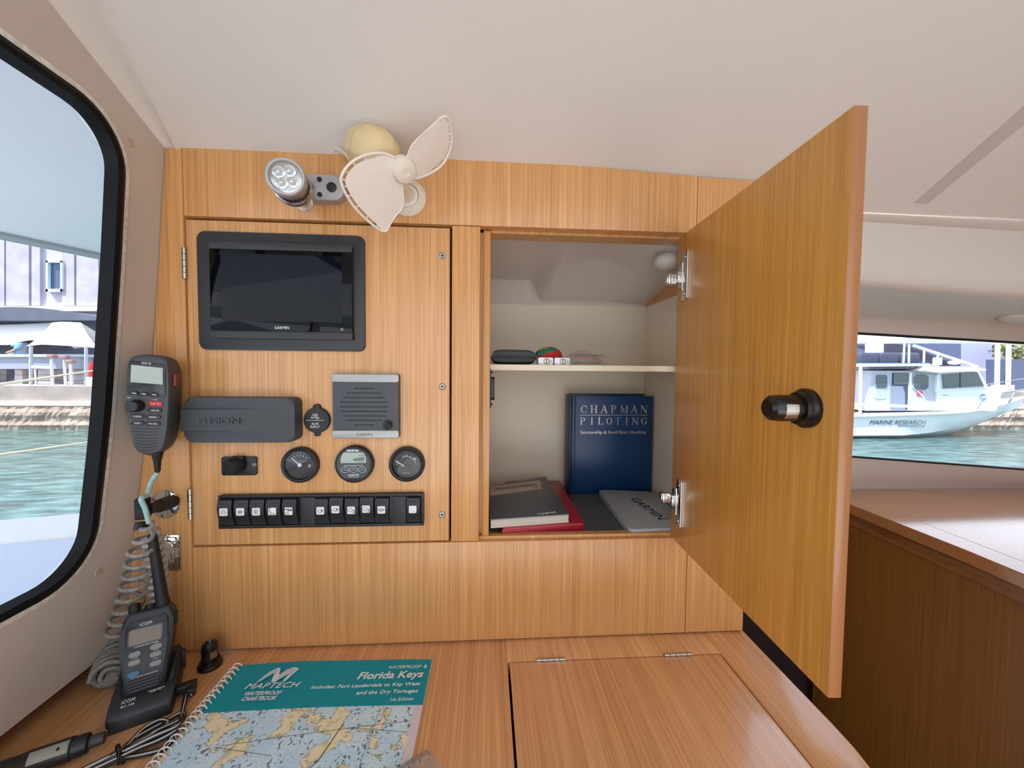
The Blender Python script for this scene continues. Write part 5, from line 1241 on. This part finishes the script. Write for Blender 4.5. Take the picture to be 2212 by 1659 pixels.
# water
M_wat = mat('harbour_water', (52, 96, 88), .12, bump=.0)
n = M_wat.node_tree; bs = n.nodes['Principled BSDF']; tcn = n.nodes.new('ShaderNodeTexCoord'); mp = n.nodes.new('ShaderNodeMapping'); mp.inputs['Scale'].default_value = (1.3, 4.2, 1)
nz = n.nodes.new('ShaderNodeTexNoise'); nz.inputs['Scale'].default_value = 1.3; nz.inputs['Detail'].default_value = 5; bp = n.nodes.new('ShaderNodeBump'); bp.inputs['Strength'].default_value = .55; bp.inputs['Distance'].default_value = .12
n.links.new(tcn.outputs['Object'], mp.inputs[0]); n.links.new(mp.outputs[0], nz.inputs['Vector']); n.links.new(nz.outputs[0], bp.inputs['Height']); n.links.new(bp.outputs[0], bs.inputs['Normal'])
cr = n.nodes.new('ShaderNodeValToRGB'); cr.color_ramp.elements[0].position = .38; cr.color_ramp.elements[1].position = .68; cr.color_ramp.elements[0].color = lin((44, 74, 72)); cr.color_ramp.elements[1].color = lin((98, 136, 134)); n.links.new(nz.outputs[0], cr.inputs[0]); n.links.new(cr.outputs[0], bs.inputs['Base Color'])
bm = B(); vs = [bm.verts.new(p) for p in ((-90, -60, WZ), (90, -60, WZ), (90, 60, WZ), (-90, 60, WZ))]; bm.faces.new(vs)
tag(obj('harbour_water', bm, M_wat, sm=0), 'green harbour water between this boat and the quay', 'water', kind='stuff')
# own boat outside the cabin: side deck, white toe rail, roof overhang, added bounce deck
M_deck = mat('pale_nonskid', (206, 214, 230), .6, bump=.5, bscale=60); M_bright = mat('white_deck', (232, 232, 228), .4)
l0, l1 = atz(0, 1178, .6), atz(185, 1160, .6); e = (l1-l0).normalized(); A_ = l0-e*5; C_ = l0+e*.75  # deck widened far outboard, out of view, to bounce sun onto the overhang
own = thing('side_deck', 'pale non-skid deck of this boat with a white edge, below the left window', 'deck', (-1.6, -.5, .3))
bm = B(); prism(bm, [(A_.x, A_.y), (C_.x, C_.y), (-.68, C_.y+.05), (-.68, -3), (A_.x, -3)], .50, .60); obj('deck', bm, M_deck, own, world=True, sm=0)
o0, o1 = atz(0, 1125, .6), atz(185, 1109, .6); e2 = (o1-o0).normalized()
bm = B(); A2, C2 = o0-e2*5, o0+e2*.8; prism(bm, [(A_.x, A_.y), (C_.x, C_.y), (C2.x, C2.y), (A2.x, A2.y)], .2, .605, .01); obj('toe_rail', bm, M_bright, own, world=True, sm=0)
q0, q1 = atz(0, 500, 1.75), atz(215, 546, 1.75); e = (q1-q0).normalized(); s_ = V((-e.y, e.x, 0))
bm = B(); q2 = q0-e*5; q3 = q1+e*.5; prism(bm, [(q2.x, q2.y), (q3.x, q3.y), (-.50, q3.y), (-.50, -1.6), (q2.x, -3.5)][::-1], 1.75, 1.83); ov = single('roof_overhang', bm, mat('overhang_gelcoat', (247, 240, 242), .45), 'white underside of this boat\'s roof overhang, seen through the left window', 'roof', sm=0)
bm = B(); h0, h1 = q2+s_*.0, q3; vs = [(h0.x, h0.y), (h1.x, h1.y), (h1.x+s_.x*.10, h1.y+s_.y*.10), (h0.x+s_.x*.10, h0.y+s_.y*.10)]
prism(bm, vs if s_.x < 0 else vs, 1.735, 1.83); obj('edge_lip', bm, mat('lip_grey', (172, 172, 176), .5), ov, sm=0)
bm = B(); box(bm, -1.6, 3.4, -6, -1.62, -.1, 0); single('bounce_deck', bm, M_bright, 'unseen white deck added behind the cabin to bounce sunlight inside', 'deck', sm=0)  # white deck added out of view to bounce sun onto the ceiling
# --- quay on the far side
Y = 15.0
M_con = mat('quay_concrete', (158, 147, 142), .85, var=.22, vscale=1.2); M_rub2 = mat('quay_rubble', (160, 143, 131), .9, var=.38, vscale=1.7, bump=1, bscale=3); M_gnd = mat('quay_ground', (160, 150, 144), .9, var=.15, vscale=2)
xw0, xw1 = -34, 46
zt_, zl, zr_ = at(100, 834, Y).z, at(100, 866, Y).z, at(100, 876, Y).z
quay = thing('quay', 'concrete quay wall with a weathered stone foot across the harbour', 'quay', (0, Y, WZ))
bm = B(); box(bm, xw0, xw1, Y, Y+.6, zl, zt_); obj('upper_wall', bm, M_con, quay, world=True, sm=0)
bm = B(); box(bm, xw0, xw1, Y-.10, Y+.6, zr_, zl); obj('ledge', bm, mat('ledge_white', (196, 188, 182), .8), quay, world=True, sm=0)
bm = B(); rnd = random.Random(3); nx, nz_ = 800, 9; g = []
for j in range(nz_+1):
    g.append([bm.verts.new((xw0+(xw1-xw0)*i/nx, Y-.05-rnd.uniform(0, .05)-(.07 if j in (3, 6, 7) else 0)*rnd.uniform(.6, 1), WZ-.2+(zr_-WZ+.2)*j/nz_)) for i in range(nx+1)])
for a, b in zip(g, g[1:]):
    for i in range(nx): bm.faces.new((a[i], a[i+1], b[i+1], b[i]))
obj('stone_foot', bm, M_rub2, quay, world=True, sm=0)
bm = B(); box(bm, xw0, xw1, Y+.6, 42, zt_-.4, zt_-.004); obj('ground', bm, M_gnd, quay, world=True, sm=0)
# --- concrete building on the left
YB = 21.0; P = pz(YB)
M_bld = mat('lilac_concrete', (182, 178, 191), .85, var=.12, vscale=.9); M_bl2 = mat('lilac_panel', (172, 168, 184), .85, var=.16, vscale=1.3)
bd = thing('building', 'pale grey concrete building with one narrow window, beyond the left window', 'building', (P(100, 700).x, YB, zt_))
bm = B(); slabpx(bm, YB, YB+5, -700, 900, 380, 860); obj('wall', bm, M_bld, bd, world=True, sm=0)
for x0, x1 in ((-130, -60), (-52, 9), (13, 62), (68, 86), (134, 160), (165, 212), (222, 290)):
    bm = B(); slabpx(bm, YB-.12, YB, x0, x1, 382, 660); obj('wall_panel', bm, M_bl2, bd, world=True, sm=0)
bm = B(); slabpx(bm, YB-.3, YB, -700, 420, 661, 672); obj('cornice', bm, M_bright, bd, world=True, sm=0)
bm = B(); 
for x0, x1, t, b_ in ((99, 103, 563, 630), (130, 134, 563, 630), (99, 134, 563, 567), (99, 134, 624, 630)): slabpx(bm, YB-.2, YB, x0, x1, t, b_)
wf_ = obj('window', bm, mat('white_frame', (206, 226, 236), .5), bd, world=True, sm=0)
bm = B(); slabpx(bm, YB-.06, YB-.02, 103, 130, 567, 624); obj('pane', bm, mat('window_blue', (70, 92, 124), .1), wf_, world=True, sm=0)
# --- long dark arched cover, white canopies
Y2 = 18.0
M_tarp = mat('dark_tarp', (86, 92, 110), .6, var=.15, vscale=2); M_sheet = mat('white_sheet', (236, 238, 240), .7, bump=.2, bscale=4)
bm = B(); pts = [(-160+i*23.5, 690-27*math.sin(PI*(i+1)/18)) for i in range(17)]; upright(bm, xz(Y2, pts+[(220, 692), (-164, 692)]), Y2, Y2+2.2)
single('boat_cover', bm, M_tarp, 'long dark arched boat cover above the white canopies', 'cover', sm=0)
def canopy(name, label, ridge, eave, y0, y1):
    bm = B(); R_ = [at(px, py, (y0+y1)/2) for px, py in ridge]; E = [at(px, py, y0) for px, py in eave]; K = [V((p.x, y1, p.z)) for p in E]
    v = [[bm.verts.new(p) for p in r] for r in (E, R_, K)]
    for a, b in zip(v, v[1:]):
        for i in range(len(a)-1): bm.faces.new((a[i], a[i+1], b[i+1], b[i]))
    for r in v:
        w_ = [bm.verts.new(p.co+V((0, 0, -.05))) for p in r]
        for i in range(len(r)-1): bm.faces.new((r[i], r[i+1], w_[i+1], w_[i]))
    return obj(name, bm, M_sheet, sm=0)
t = thing('canopy', 'peaked white tent canopy on two posts, on the quay at the left', 'canopy', tuple(at(125, 833, 16)))
bm = B(); R_ = [at(px, py, 16.8) for px, py in ((112, 697), (135, 695), (175, 697))]; E = [at(px, py, 16) for px, py in ((56, 748), (90, 744), (130, 746), (170, 748), (214, 752))]; K = [V((p.x, 17.8, p.z)) for p in E]
NX = 24
def samp(L_, u): f = u*(len(L_)-1); i = min(int(f), len(L_)-2); return L_[i].lerp(L_[i+1], f-i)
rows_ = []
for T0, T1, n_ in ((E, R_, 6), (R_, K, 6)):
    for j in range(n_+(T1 is K)):
        v_ = j/n_; r = []
        for i in range(NX+1):
            u = i/NX; p = samp(T0, u).lerp(samp(T1, u), v_); sag = .10*math.sin(PI*v_)+.035*math.sin(u*26)*math.sin(PI*v_); r.append(bm.verts.new(p-V((0, 0, sag))))
        rows_.append(r)
for a, b in zip(rows_, rows_[1:]):
    for i in range(NX): bm.faces.new((a[i], a[i+1], b[i+1], b[i]))
obj('sheet', bm, M_sheet, t, world=True, sm=60)
for px in (67, 186):
    bm = B(); a, b = at(px, 748, 16), at(px, 833, 16); b.z = zt_; cyl(bm, a, b, .055, n=12); obj('post', bm, mat('grey_post', (176, 184, 198), .5) if 'grey_post' not in bpy.data.materials else bpy.data.materials['grey_post'], t, world=True)
t = thing('canopy', 'flat white sheet canopy left of the peaked one', 'canopy', tuple(at(20, 833, 18)))
bm = B(); rows_ = []
for j in range(7):
    y = 17.98+j*.09; rows_.append([bm.verts.new(at(-120+15*i, 742-7*j+4*math.sin(i*.9)*(j < 2)-8*(i/15)**2, 17.98)+V((0, y-17.98, 0))) for i in range(16)])
for a, b in zip(rows_, rows_[1:]):
    for i in range(15): bm.faces.new((a[i], a[i+1], b[i+1], b[i]))
low = [bm.verts.new(v.co-V((0, -.02, .05))) for v in rows_[0]]
for i in range(15): bm.faces.new((rows_[0][i], rows_[0][i+1], low[i+1], low[i]))
obj('sheet', bm, M_sheet, t, world=True, sm=60)
bm = B(); a, b = at(-60, 740, 18.1), at(-60, 833, 18.1); b.z = zt_; cyl(bm, a, b, .05, n=12); obj('post', bm, bpy.data.materials['grey_post'], t, world=True)
# dark backdrop painted as the shade behind, steel beam, blocks, stands
bm = B(); slabpx(bm, 18.6, 19.2, -200, 330, 694, 836); single('shade_backdrop', bm, mat('dark_shade', (74, 78, 92), .9, var=.3, vscale=1.5), 'dark backdrop painted as the shade behind the canopies on the quay', 'wall', sm=0)
t = thing('steel_beam', 'long grey steel beam lying on blocks under the canopies', 'beam', tuple(at(80, 797, 16.5)))
bm = B(); slabpx(bm, 16.5, 17.0, -200, 172, 771, 797); obj('web', bm, mat('blue_grey_steel', (148, 156, 176), .5), t, world=True, sm=0)
bm = B(); slabpx(bm, 16.4, 17.05, -200, 176, 765, 771); obj('flange', bm, mat('pale_steel', (178, 190, 206), .5), t, world=True, sm=0)
M_blkc = mat('block_concrete', (188, 184, 186), .9, var=.1, vscale=3)
for (x0, x1, lab) in ((-40, -18, 'concrete block stack at the far left under the steel beam'), (31, 48, 'concrete block stack under the beam, left of the tent post'), (81, 110, 'wide concrete block stack right of the tent post'), (146, 161, 'narrow concrete block stack right of the tool stands')):
    t = thing('block_stack', lab, 'blocks', tuple(at((x0+x1)/2, 834, 16.7)), group='concrete blocks under the beam')
    for k in range(3):
        bm = B(); t0 = 797+k*12.5; a = at(x0, t0, 16.7); b = at(x1, t0+12.5, 16.7); box(bm, a.x, b.x, 16.7, 17.2, max(zt_, b.z), a.z-.01, .01); obj('block', bm, M_blkc, t, world=True, sm=0)
for px, tp, lab in ((111, 768, 'tool stand with a red head, nearest the wide block stack'), (139, 770, 'middle white tool stand on the quay'), (152, 779, 'short white tool stand, rightmost of the three')):
    t = thing('tool_stand', lab, 'stand', tuple(at(px, 830, 15.6)))
    bm = B(); a, b = at(px, tp+6, 15.6), at(px+3, 831, 15.6); b.z = zt_; cyl(bm, a, b, .045, n=10); obj('pole', bm, mat('off_white', (216, 214, 212), .6) if 'off_white' not in bpy.data.materials else bpy.data.materials['off_white'], t, world=True)
    bm = B(); c = at(px, tp, 15.6); box(bm, c.x-.11, c.x+.14, 15.52, 15.70, c.z-.10, c.z+.04, .02); obj('head', bm, mat('tool_head', (150, 118, 116), .5) if 'tool_head' not in bpy.data.materials else bpy.data.materials['tool_head'], t, world=True)
bm = B(); a, b = at(70, 793, 15.7), at(110, 795, 15.7); cyl(bm, a, b, .06, n=12); cyl(bm, V((a.x+.1, 15.7, zt_)), V((a.x+.1, 15.7, a.z)), .03, n=8); single('white_pipe', bm, bpy.data.materials['off_white'], 'short white pipe lying level beside the tent post', 'pipe')
t = thing('gas_cylinder', 'red gas cylinder standing on the quay at the edge of the left window', 'cylinder', tuple(at(199, 834, 15.5)))
c = at(199, 800, 15.5); bm = B(); lathe(bm, [(0, 0), (.10, 0), (.10, .42), (.07, .52), (.03, .54), (.03, .60), (0, .60)], (c.x, 15.5, zt_+.35), n=20); obj('bottle', bm, mat('gas_red', (196, 40, 40), .4), t, world=True)
bm = B(); box(bm, c.x-.13, c.x+.13, 15.38, 15.62, zt_, zt_+.35); obj('stand', bm, M_blkc, t, world=True)
# person bending over the beam
ps = thing('person', 'person in a light blue shirt bending forward over the beam, arms stretched out', 'person', tuple(V((at(42, 834, 17.8).x, 17.8, zt_))))
J = [(46, 790, 17.75), (47, 768, 17.8), (48, 750, 17.8), (41, 741, 17.75), (32, 743, 17.7), (24, 748, 17.65), (40, 752, 17.55), (28, 758, 17.5), (12, 763, 17.4), (40, 752, 17.95), (30, 762, 17.95), (14, 768, 17.8), (44, 812, 17.6), (46, 833, 17.6), (52, 812, 17.9), (50, 833, 17.9)]
rad = [.19, .19, .21, .17, .08, .12, .075, .06, .045, .075, .06, .045, .10, .07, .10, .07]
edges = [(0, 1), (1, 2), (2, 3), (3, 4), (4, 5), (3, 6), (6, 7), (7, 8), (3, 9), (9, 10), (10, 11), (0, 12), (12, 13), (0, 14), (14, 15)]
def skinned(name, pts, rad, edges, m, parent):
    me = bpy.data.meshes.new(name); cl = lambda p: V((p.x, p.y, max(p.z, zt_+.13))); me.from_pydata([tuple(MW[parent].inverted() @ cl(at(*p))) for p in pts], edges, []); o = bpy.data.objects.new(name, me); COL.objects.link(o)
    md = o.modifiers.new('skin', 'SKIN')
    for i, v in enumerate(me.skin_vertices[0].data): v.radius = (rad[i], rad[i]); v.use_root = i == 0
    sb_ = o.modifiers.new('sub', 'SUBSURF'); sb_.levels = sb_.render_levels = 1
    m2 = bpy.data.meshes.new_from_object(o.evaluated_get(bpy.context.evaluated_depsgraph_get())); bpy.data.objects.remove(o)
    bm = B(); bm.from_mesh(m2); bpy.data.meshes.remove(m2); return obj(name, bm, m, parent, sm=60)
skinned('body', J, rad, edges, mat('skin', (206, 150, 128), .6), ps)
skinned('shirt', [(46, 782, 17.75), J[2], J[3], (44, 745, 17.78), J[6], (33, 756, 17.52), J[9], (34, 758, 17.95)], [.24, .27, .23, .22, .12, .10, .12, .10], [(0, 1), (1, 2), (2, 4), (4, 5), (2, 6), (6, 7), (1, 3)], mat('blue_shirt', (128, 178, 214), .8), ps)
skinned('trousers', [J[0], (46, 780, 17.76), J[12], J[13], J[14], J[15]], [.215, .2, .12, .085, .12, .085], [(0, 1), (0, 2), (2, 3), (0, 4), (4, 5)], mat('dark_trousers', (70, 74, 84), .8), ps)
# mooring ropes of this boat
M_rope = mat('cream_rope', (226, 206, 170), .8)
for (p, q_, ya, yb, lab) in (((-60, 839), (240, 795), 2.2, 8.0, 'upper cream mooring rope crossing the left window'), ((-60, 991), (240, 948), 1.6, 5.0, 'lower cream mooring rope crossing above the water')):
    a, b = at(*p, ya), at(*q_, yb); pts = [a.lerp(b, -.4+1.6*i/12) for i in range(13)]
    bm = B(); tube(bm, pts, .011 if ya > 2 else .008, 8); single('mooring_rope', bm, M_rope, lab, 'rope')

# --- research boat on the right
YN, YC = 12.4, 13.55
rb = thing('research_boat', 'white research motorboat with grey cabin and lettered hull, beyond the right window', 'boat', (at(1950, 950, YN).x, YC, WZ))
M_hull = mat('boat_white', (226, 232, 238), .3, coat=.3); M_cabg = mat('boat_grey', (178, 184, 200), .5); M_bglass = mat('boat_glass', (58, 84, 92), .06); M_hdark = mat('cabin_dark', (62, 72, 92), .6)
xs_, xe = at(1560, 900, YN).x, at(2212, 884, YC).x
zsh = lambda px: 897-(px-1845)*.03-max(0, (px-2040)/170)**2*30
def bx_(px): return at(px, 900, YN).x
bm = B(); st = []
for px in (1480, 1600, 1720, 1845, 1900, 1960, 2020, 2080, 2120, 2150, 2175, 2195, 2208):
    t = max(0, (px-1960)/248); b = (YC-YN)*(1-t**2.2)+.02; yn = YC-b
    x = at(px, 890, yn).x; zs = at(px, zsh(px), yn).z; zc = WZ+.02+(zs-WZ)*(.12+.62*t**1.7); kz = WZ-.3+(zs-WZ)*max(0, t)**2.4*1.05
    st.append([bm.verts.new(p) for p in ((x, yn, zs), (x, yn+.02*b, zs-.10), (x, YC-b*(.90-.35*t), zc), (x, YC, min(kz, zs-.12)), (x, YC+b*(.90-.35*t), zc), (x, YC+b-.02*b, zs-.10), (x, YC+b, zs))])
for a, b in zip(st, st[1:]):
    for i in range(6): bm.faces.new((a[i], a[i+1], b[i+1], b[i]))
    bm.faces.new((a[6], a[0], b[0], b[6]))
bm.faces.new(st[0]); bm.faces.new(st[-1]); obj('hull', bm, M_hull, rb, world=True, sm=40)
bm = B(); tube(bm, [at(px, zsh(px)+2, yn_)+V((0, -.03, 0)) for px, yn_ in [(px, YC-((YC-YN)*(1-max(0, (px-1960)/248)**2.2)+.02)) for px in (1480, 1845, 1960, 2020, 2080, 2120, 2150, 2175, 2195, 2208)]], .06, 8); obj('rub_rail', bm, M_bright, rb, world=True)
z2 = lambda zx, zy: (1820+zx/4.148, 680+zy/4.148)
def part(name, pts, y0, y1, m, par=None, bev=0):
    bm = B(); upright(bm, xz(y0, [z2(*p) for p in pts]), y0, y1); return obj(name, bm, m, par or rb, world=True, sm=0)
yc0 = YN+.35
part('fore_cabin', [(850, 860), (845, 690), (1290, 648), (1400, 645), (1440, 668), (1380, 860)], yc0-.05, 14.7, M_hull)
gc = part('aft_cabin', [(210, 860), (210, 790), (240, 720), (250, 640), (265, 500), (835, 505), (855, 860)], yc0, 14.65, M_cabg)
def rr(x0, y0, x1, y1, r): return [(x0+r, y0), (x1-r, y0), (x1, y0+r), (x1, y1-r), (x1-r, y1), (x0+r, y1), (x0, y1-r), (x0, y0+r)]
for p in (rr(302, 537, 402, 655, 14), rr(640, 532, 772, 672, 26)): 
    o = part('window', [((x-520)*1.05+520 if 0 else x, y) for x, y in rr(min(q[0] for q in p)-6, min(q[1] for q in p)-6, max(q[0] for q in p)+6, max(q[1] for q in p)+6, 20)], yc0-.03, yc0, M_cabg); part('pane', p, yc0-.04, yc0-.03, M_bglass, o)
part('lower_window', rr(295, 665, 392, 755, 12), yc0-.02, yc0, mat('pale_panel', (166, 178, 196), .3), gc)
part('doorway', [(452, 520), (605, 520), (590, 850), (440, 850)], yc0-.03, yc0, M_hdark, gc); part('seat', [(440, 640), (540, 640), (560, 700), (560, 850), (440, 850)], yc0-.05, yc0-.03, mat('seat_blue_grey', (130, 140, 164), .7)); part('door_pane', rr(458, 524, 600, 625, 8), yc0-.05, yc0-.03, M_bglass, gc)  # dark plate painted as the shaded inside of the open doorway
part('door_post', [(600, 520), (622, 520), (612, 850), (590, 850)], yc0-.06, yc0, M_bright, gc)
fl_ = part('dive_flag', [(672, 685), (718, 685), (718, 725), (672, 725)], yc0-.03, yc0-.01, mat('flag_red', (190, 50, 80), .5), gc); part('flag_stripe', [(672, 685), (682, 685), (718, 718), (718, 725), (708, 725), (672, 692)], yc0-.04, yc0-.03, M_white, fl_)
yp = yc0-.08
part('wheelhouse', [(840, 690), (850, 540), (870, 510), (1215, 495), (1300, 640), (1290, 660)], yp, 14.7, M_hull)
o = part('wheelhouse_window', [(888, 530), (1218, 506), (1280, 640), (1270, 648), (905, 668), (892, 655)], yp-.03, yp, M_cabg); part('pane', [(897, 536), (1210, 514), (1268, 636), (908, 658)], yp-.05, yp-.03, M_bglass, o); part('mullion', [(1053, 520), (1059, 520), (1059, 650), (1053, 650)], yp-.06, yp-.05, M_ink, o)
part('roof', [(740, 496), (780, 460), (1190, 464), (1285, 486), (1290, 496), (1270, 502), (845, 518), (735, 500)], yp-.35, 14.85, M_bright)
part('aft_roof', [(100, 442), (790, 440), (790, 458), (100, 466)], yp-.2, 14.85, M_bright); part('roof_trim', [(100, 430), (780, 432), (780, 440), (100, 442)], yp-.1, 14.8, mat('blue_trim', (84, 132, 190), .5)); part('under_roof_shade', [(220, 466), (740, 462), (740, 480), (240, 488)], yp, 14.8, mat('shade_blue', (98, 108, 134), .6))  # blue-grey strip painted as the shade under the aft roof
def pole(name, a, b, y, r, m=M_bright):
    bm = B(); tube(bm, [at(*z2(*a), y), at(*z2(*b), y)], r, 8); return obj(name, bm, m, rb, world=True)
pole('post', (163, 440), (158, 880), YN+.1, .045); pole('post', (60, 440), (55, 880), YN+.1, .045)
pole('rail', (30, 800), (855, 830), YN+.05, .05)
pole('outrigger', (640, 276), (1205, 462), YN+.3, .05); pole('antenna', (556, 245), (545, 432), YN+1, .035, M_cabg); pole('antenna', (596, 262), (594, 430), YN+1, .035, M_cabg); pole('antenna', (732, 310), (728, 430), YN+1, .035, M_cabg)
M_tube = mat('rail_steel', (150, 158, 172), .3, metal=.6)
pole('bow_rail', (1285, 722), (1640, 668), YN+.35, .03, M_tube); pole('stanchion', (1262, 725), (1205, 838), YN+.3, .03, M_tube); pole('stanchion', (1538, 688), (1482, 815), YN+.5, .03, M_tube); pole('bow_rail', (1290, 625), (1640, 570), YN+1.5, .02, M_tube)
bm = B(); c = at(*z2(1000, 428), YN+.7); sph(bm, c, (.18, .18, .08), 20, 10); obj('radar_dome', bm, M_bright, rb, world=True)
bm = B(); c = at(*z2(850, 410), YN+.7); box(bm, c.x-.10, c.x+.10, YN+.6, YN+.8, c.z-.18, c.z+.12, .03); cyl(bm, V((c.x-.05, YN+.7, c.z)), V((c.x+.02, YN+.7, c.z+.22)), .03, n=10); obj('deck_light', bm, M_cabg, rb, world=True)
bm = B(); c = at(*z2(1256, 742), yc0-.05); lathe(bm, [(0, 0), (.135, 0), (.135, .01), (0, .01)], (c.x, yc0-.05, c.z), (0, -1, 0), 28); lo_ = obj('round_logo', bm, mat('logo_blue', (96, 160, 214), .5), rb, world=True)
bm = B(); arcp = [V((c.x-.11+.22*i/10, yc0-.062, c.z+.035*math.sin(i*.8))) for i in range(11)]; tube(bm, arcp, .018, 6); obj('logo_wave', bm, M_white, lo_, world=True)
bm = B(); box(bm, at(*z2(1418, 728), yc0-.06).x, at(*z2(1472, 728), yc0-.06).x, yc0-.065, yc0-.04, at(*z2(1440, 742), yc0-.06).z, at(*z2(1440, 714), yc0-.06).z); obj('port_light', bm, mat('port_grey', (140, 144, 160), .3), rb, world=True)
def hulltext(s, x0, x1, yy, h, y, m, shear=.2, parent=rb, tilt=0):
    a, b = at(*z2(x0, yy), y), at(*z2(x1, yy), y); T = MW[rb].inverted() @ Matrix.Translation(((a.x+b.x)/2, y, (a.z+b.z)/2)) @ Matrix.Rotation(R(90)+tilt, 4, 'X')
    text(s, parent, 0, 0, b.x-a.x, h, 0, m, M=T, shear=shear)
M_let = mat('navy_letters', (72, 84, 110), .5)
zs_ = at(1900, zsh(1900), YN).z; zc_h = WZ+.02+(zs_-WZ)*.12; ya_, yb_ = YN+.02*(YC-YN), YC-(YC-YN)*.90
hy = lambda z: ya_+(yb_-ya_)*(zs_-.10-z)/(zs_-.10-zc_h)-.045
tl_ = math.atan2(yb_-ya_, zs_-.10-zc_h)
for s_t, x0_, x1_, yy_, h_ in (('MARINE RESEARCH', 246, 748, 965, .165), ('www.mote.org', 497, 737, 1000, .115)): hulltext(s_t, x0_, x1_, yy_, h_, hy(at(*z2(500, yy_), YN+.06).z), M_let, .2, tilt=tl_)
hulltext('Parker', 897, 957, 719, .05, yc0-.075, M_let)
# --- things on the far quay, right
YQ = 15.9
M_pipe = mat('white_pipe_paint', (226, 230, 236), .4)
bm = B(); a, b = at(1780, 727, YQ), at(2300, 747, YQ); cyl(bm, a, b, .05, n=10); a, b = at(1780, 736, YQ), at(2300, 745, YQ); cyl(bm, a, b, .03, n=10)
for px in (1800, 2240):
    p = at(px, 735, YQ); cyl(bm, V((p.x, YQ, zt_)), p, .05, n=10)
single('boat_lift_rail', bm, M_pipe, 'long white lift rail running above the research boat', 'rail')
M_tank = mat('dark_tank', (58, 66, 88), .6)
for k, (x0, x1) in enumerate(((1858, 1902), (1903, 1945), (1948, 1990))):
    bm = B(); a, b = at(x0, 761, YQ+.8), at(x1, 786, YQ+.8); box(bm, a.x+.02, b.x-.02, YQ+.8, YQ+2, b.z, a.z, .12, 3); box(bm, a.x+.15, b.x-.15, YQ+.9, YQ+1.8, zt_, b.z+.05)
    single('covered_crate', bm, M_tank, ('leftmost dark covered crate behind the research boat', 'middle dark covered crate behind the research boat', 'rightmost dark covered crate behind the research boat')[k], 'crate', 'covered crates on the far quay')
bm = B(); upright(bm, xz(YQ+2.5, [(1935, 742), (2076, 742), (2076, 786), (2040, 778), (1985, 756)]), YQ+2.5, YQ+5); upright(bm, xz(YQ+3, [(2040, 770), (2074, 770), (2074, 900), (2060, 900)]), YQ+3, YQ+3.4); single('hauled_boat', bm, mat('dark_blue_hull', (80, 92, 128), .5), 'dark blue hull of a hauled-out boat behind the research boat', 'boat', sm=0)
bm = B(); slabpx(bm, YQ+4, YQ+7, 2078, 2400, 700, 860); single('shed', bm, mat('lilac_wall', (160, 166, 198), .8), 'pale lilac shed wall behind the bow of the research boat', 'shed', sm=0)
bm = B(); slabpx(bm, YQ+7.2, YQ+9, 1700, 2078, 742, 860); single('dark_shed', bm, mat('dark_blue_shade', (92, 102, 134), .8, var=.2, vscale=1), 'long dark blue shed behind the covered crates', 'shed', sm=0)
bm = B(); slabpx(bm, YQ+2.2, YQ+2.6, 1885, 1909, 742, 768); slabpx(bm, YQ+2.2, YQ+2.6, 1890, 1904, 768, 860); single('white_sign', bm, M_bright, 'plain white board above the covered crates', 'board', sm=0)
for px, lab in ((2155, 'white post in front of the lilac shed, the left one'), (2179, 'white post in front of the lilac shed, the right one')):
    bm = B(); a, b = at(px, 744, YQ+1), at(px, 816, YQ+1); b.z = zt_+.002; cyl(bm, b, a, .09, n=12); cyl(bm, b, b+V((0, 0, .25)), .2, n=14); single('white_post', bm, M_pipe, lab, 'post', 'white posts by the lilac shed')
bm = B(); slabpx(bm, YQ+1.4, YQ+2.4, 2184, 2260, 776, 860); single('dark_cabinet', bm, mat('dark_cabinet', (82, 92, 122), .6), 'dark upright cabinet at the right edge behind the white posts', 'cabinet', sm=0)
t = thing('timber_rack', 'rack of pale and brown planks at the stern of the research boat', 'rack', tuple(at(1862, 860, YQ+.3)))
for k in range(5):
    bm = B(); a, b = at(1835, 801+k*8, YQ+.3), at(1884, 806+k*8, YQ+.3); box(bm, a.x, b.x, YQ+.3, YQ+.8, b.z, a.z); obj('plank', bm, (M_bright, mat('brown_plank', (170, 118, 96), .8) if 'brown_plank' not in bpy.data.materials else bpy.data.materials['brown_plank'])[k % 2], t, world=True, sm=0)
bm = B(); a, b = at(1835, 841, YQ+.4), at(1884, 850, YQ+.4); box(bm, a.x, b.x, YQ+.4, YQ+.7, zt_, a.z); obj('stand', bm, M_hdark, t, world=True, sm=0)
# trees behind the sheds
M_leaf = mat('olive_leaves', (120, 126, 70), .8, var=.4, vscale=2); M_bark = mat('bark', (110, 90, 74), .9)
def tree(label, px, py, y, rx, rz, seed, nl=420):
    c = at(px, py, y); t = thing('tree', label, 'tree', (c.x, y, zt_)); r_ = random.Random(seed); bm = B()
    for i in range(nl):
        while True:
            u = V((r_.uniform(-1, 1), r_.uniform(-1, 1), r_.uniform(-1, 1)))
            if u.length < 1: break
        p = c+V((u.x*rx, u.y*rx*.45, u.z*rz)); a = V((r_.uniform(-1, 1), r_.uniform(-1, 1), r_.uniform(-1, 1))).normalized(); b = a.cross(V((r_.uniform(-1, 1), r_.uniform(-1, 1), 1))).normalized(); s = r_.uniform(.06, .16)
        bm.faces.new([bm.verts.new(p+a*s), bm.verts.new(p+b*s*.5), bm.verts.new(p-a*s), bm.verts.new(p-b*s*.5)])
    obj('foliage', bm, M_leaf, t, world=True, sm=0)
    bm = B(); tube(bm, [V((c.x, y, zt_+.03)), V((c.x+.1, y, (c.z+zt_)/2)), c], [.14, .11, .05], 8); obj('trunk', bm, M_bark, t, world=True)
tree('thin olive-green tree in front of the lilac shed at the right edge', 2190, 760, YQ+3.0, 1.3, .55, 1); tree('olive-green tree top above the dark blue shed', 2045, 722, YQ+10, 1.6, .8, 2)
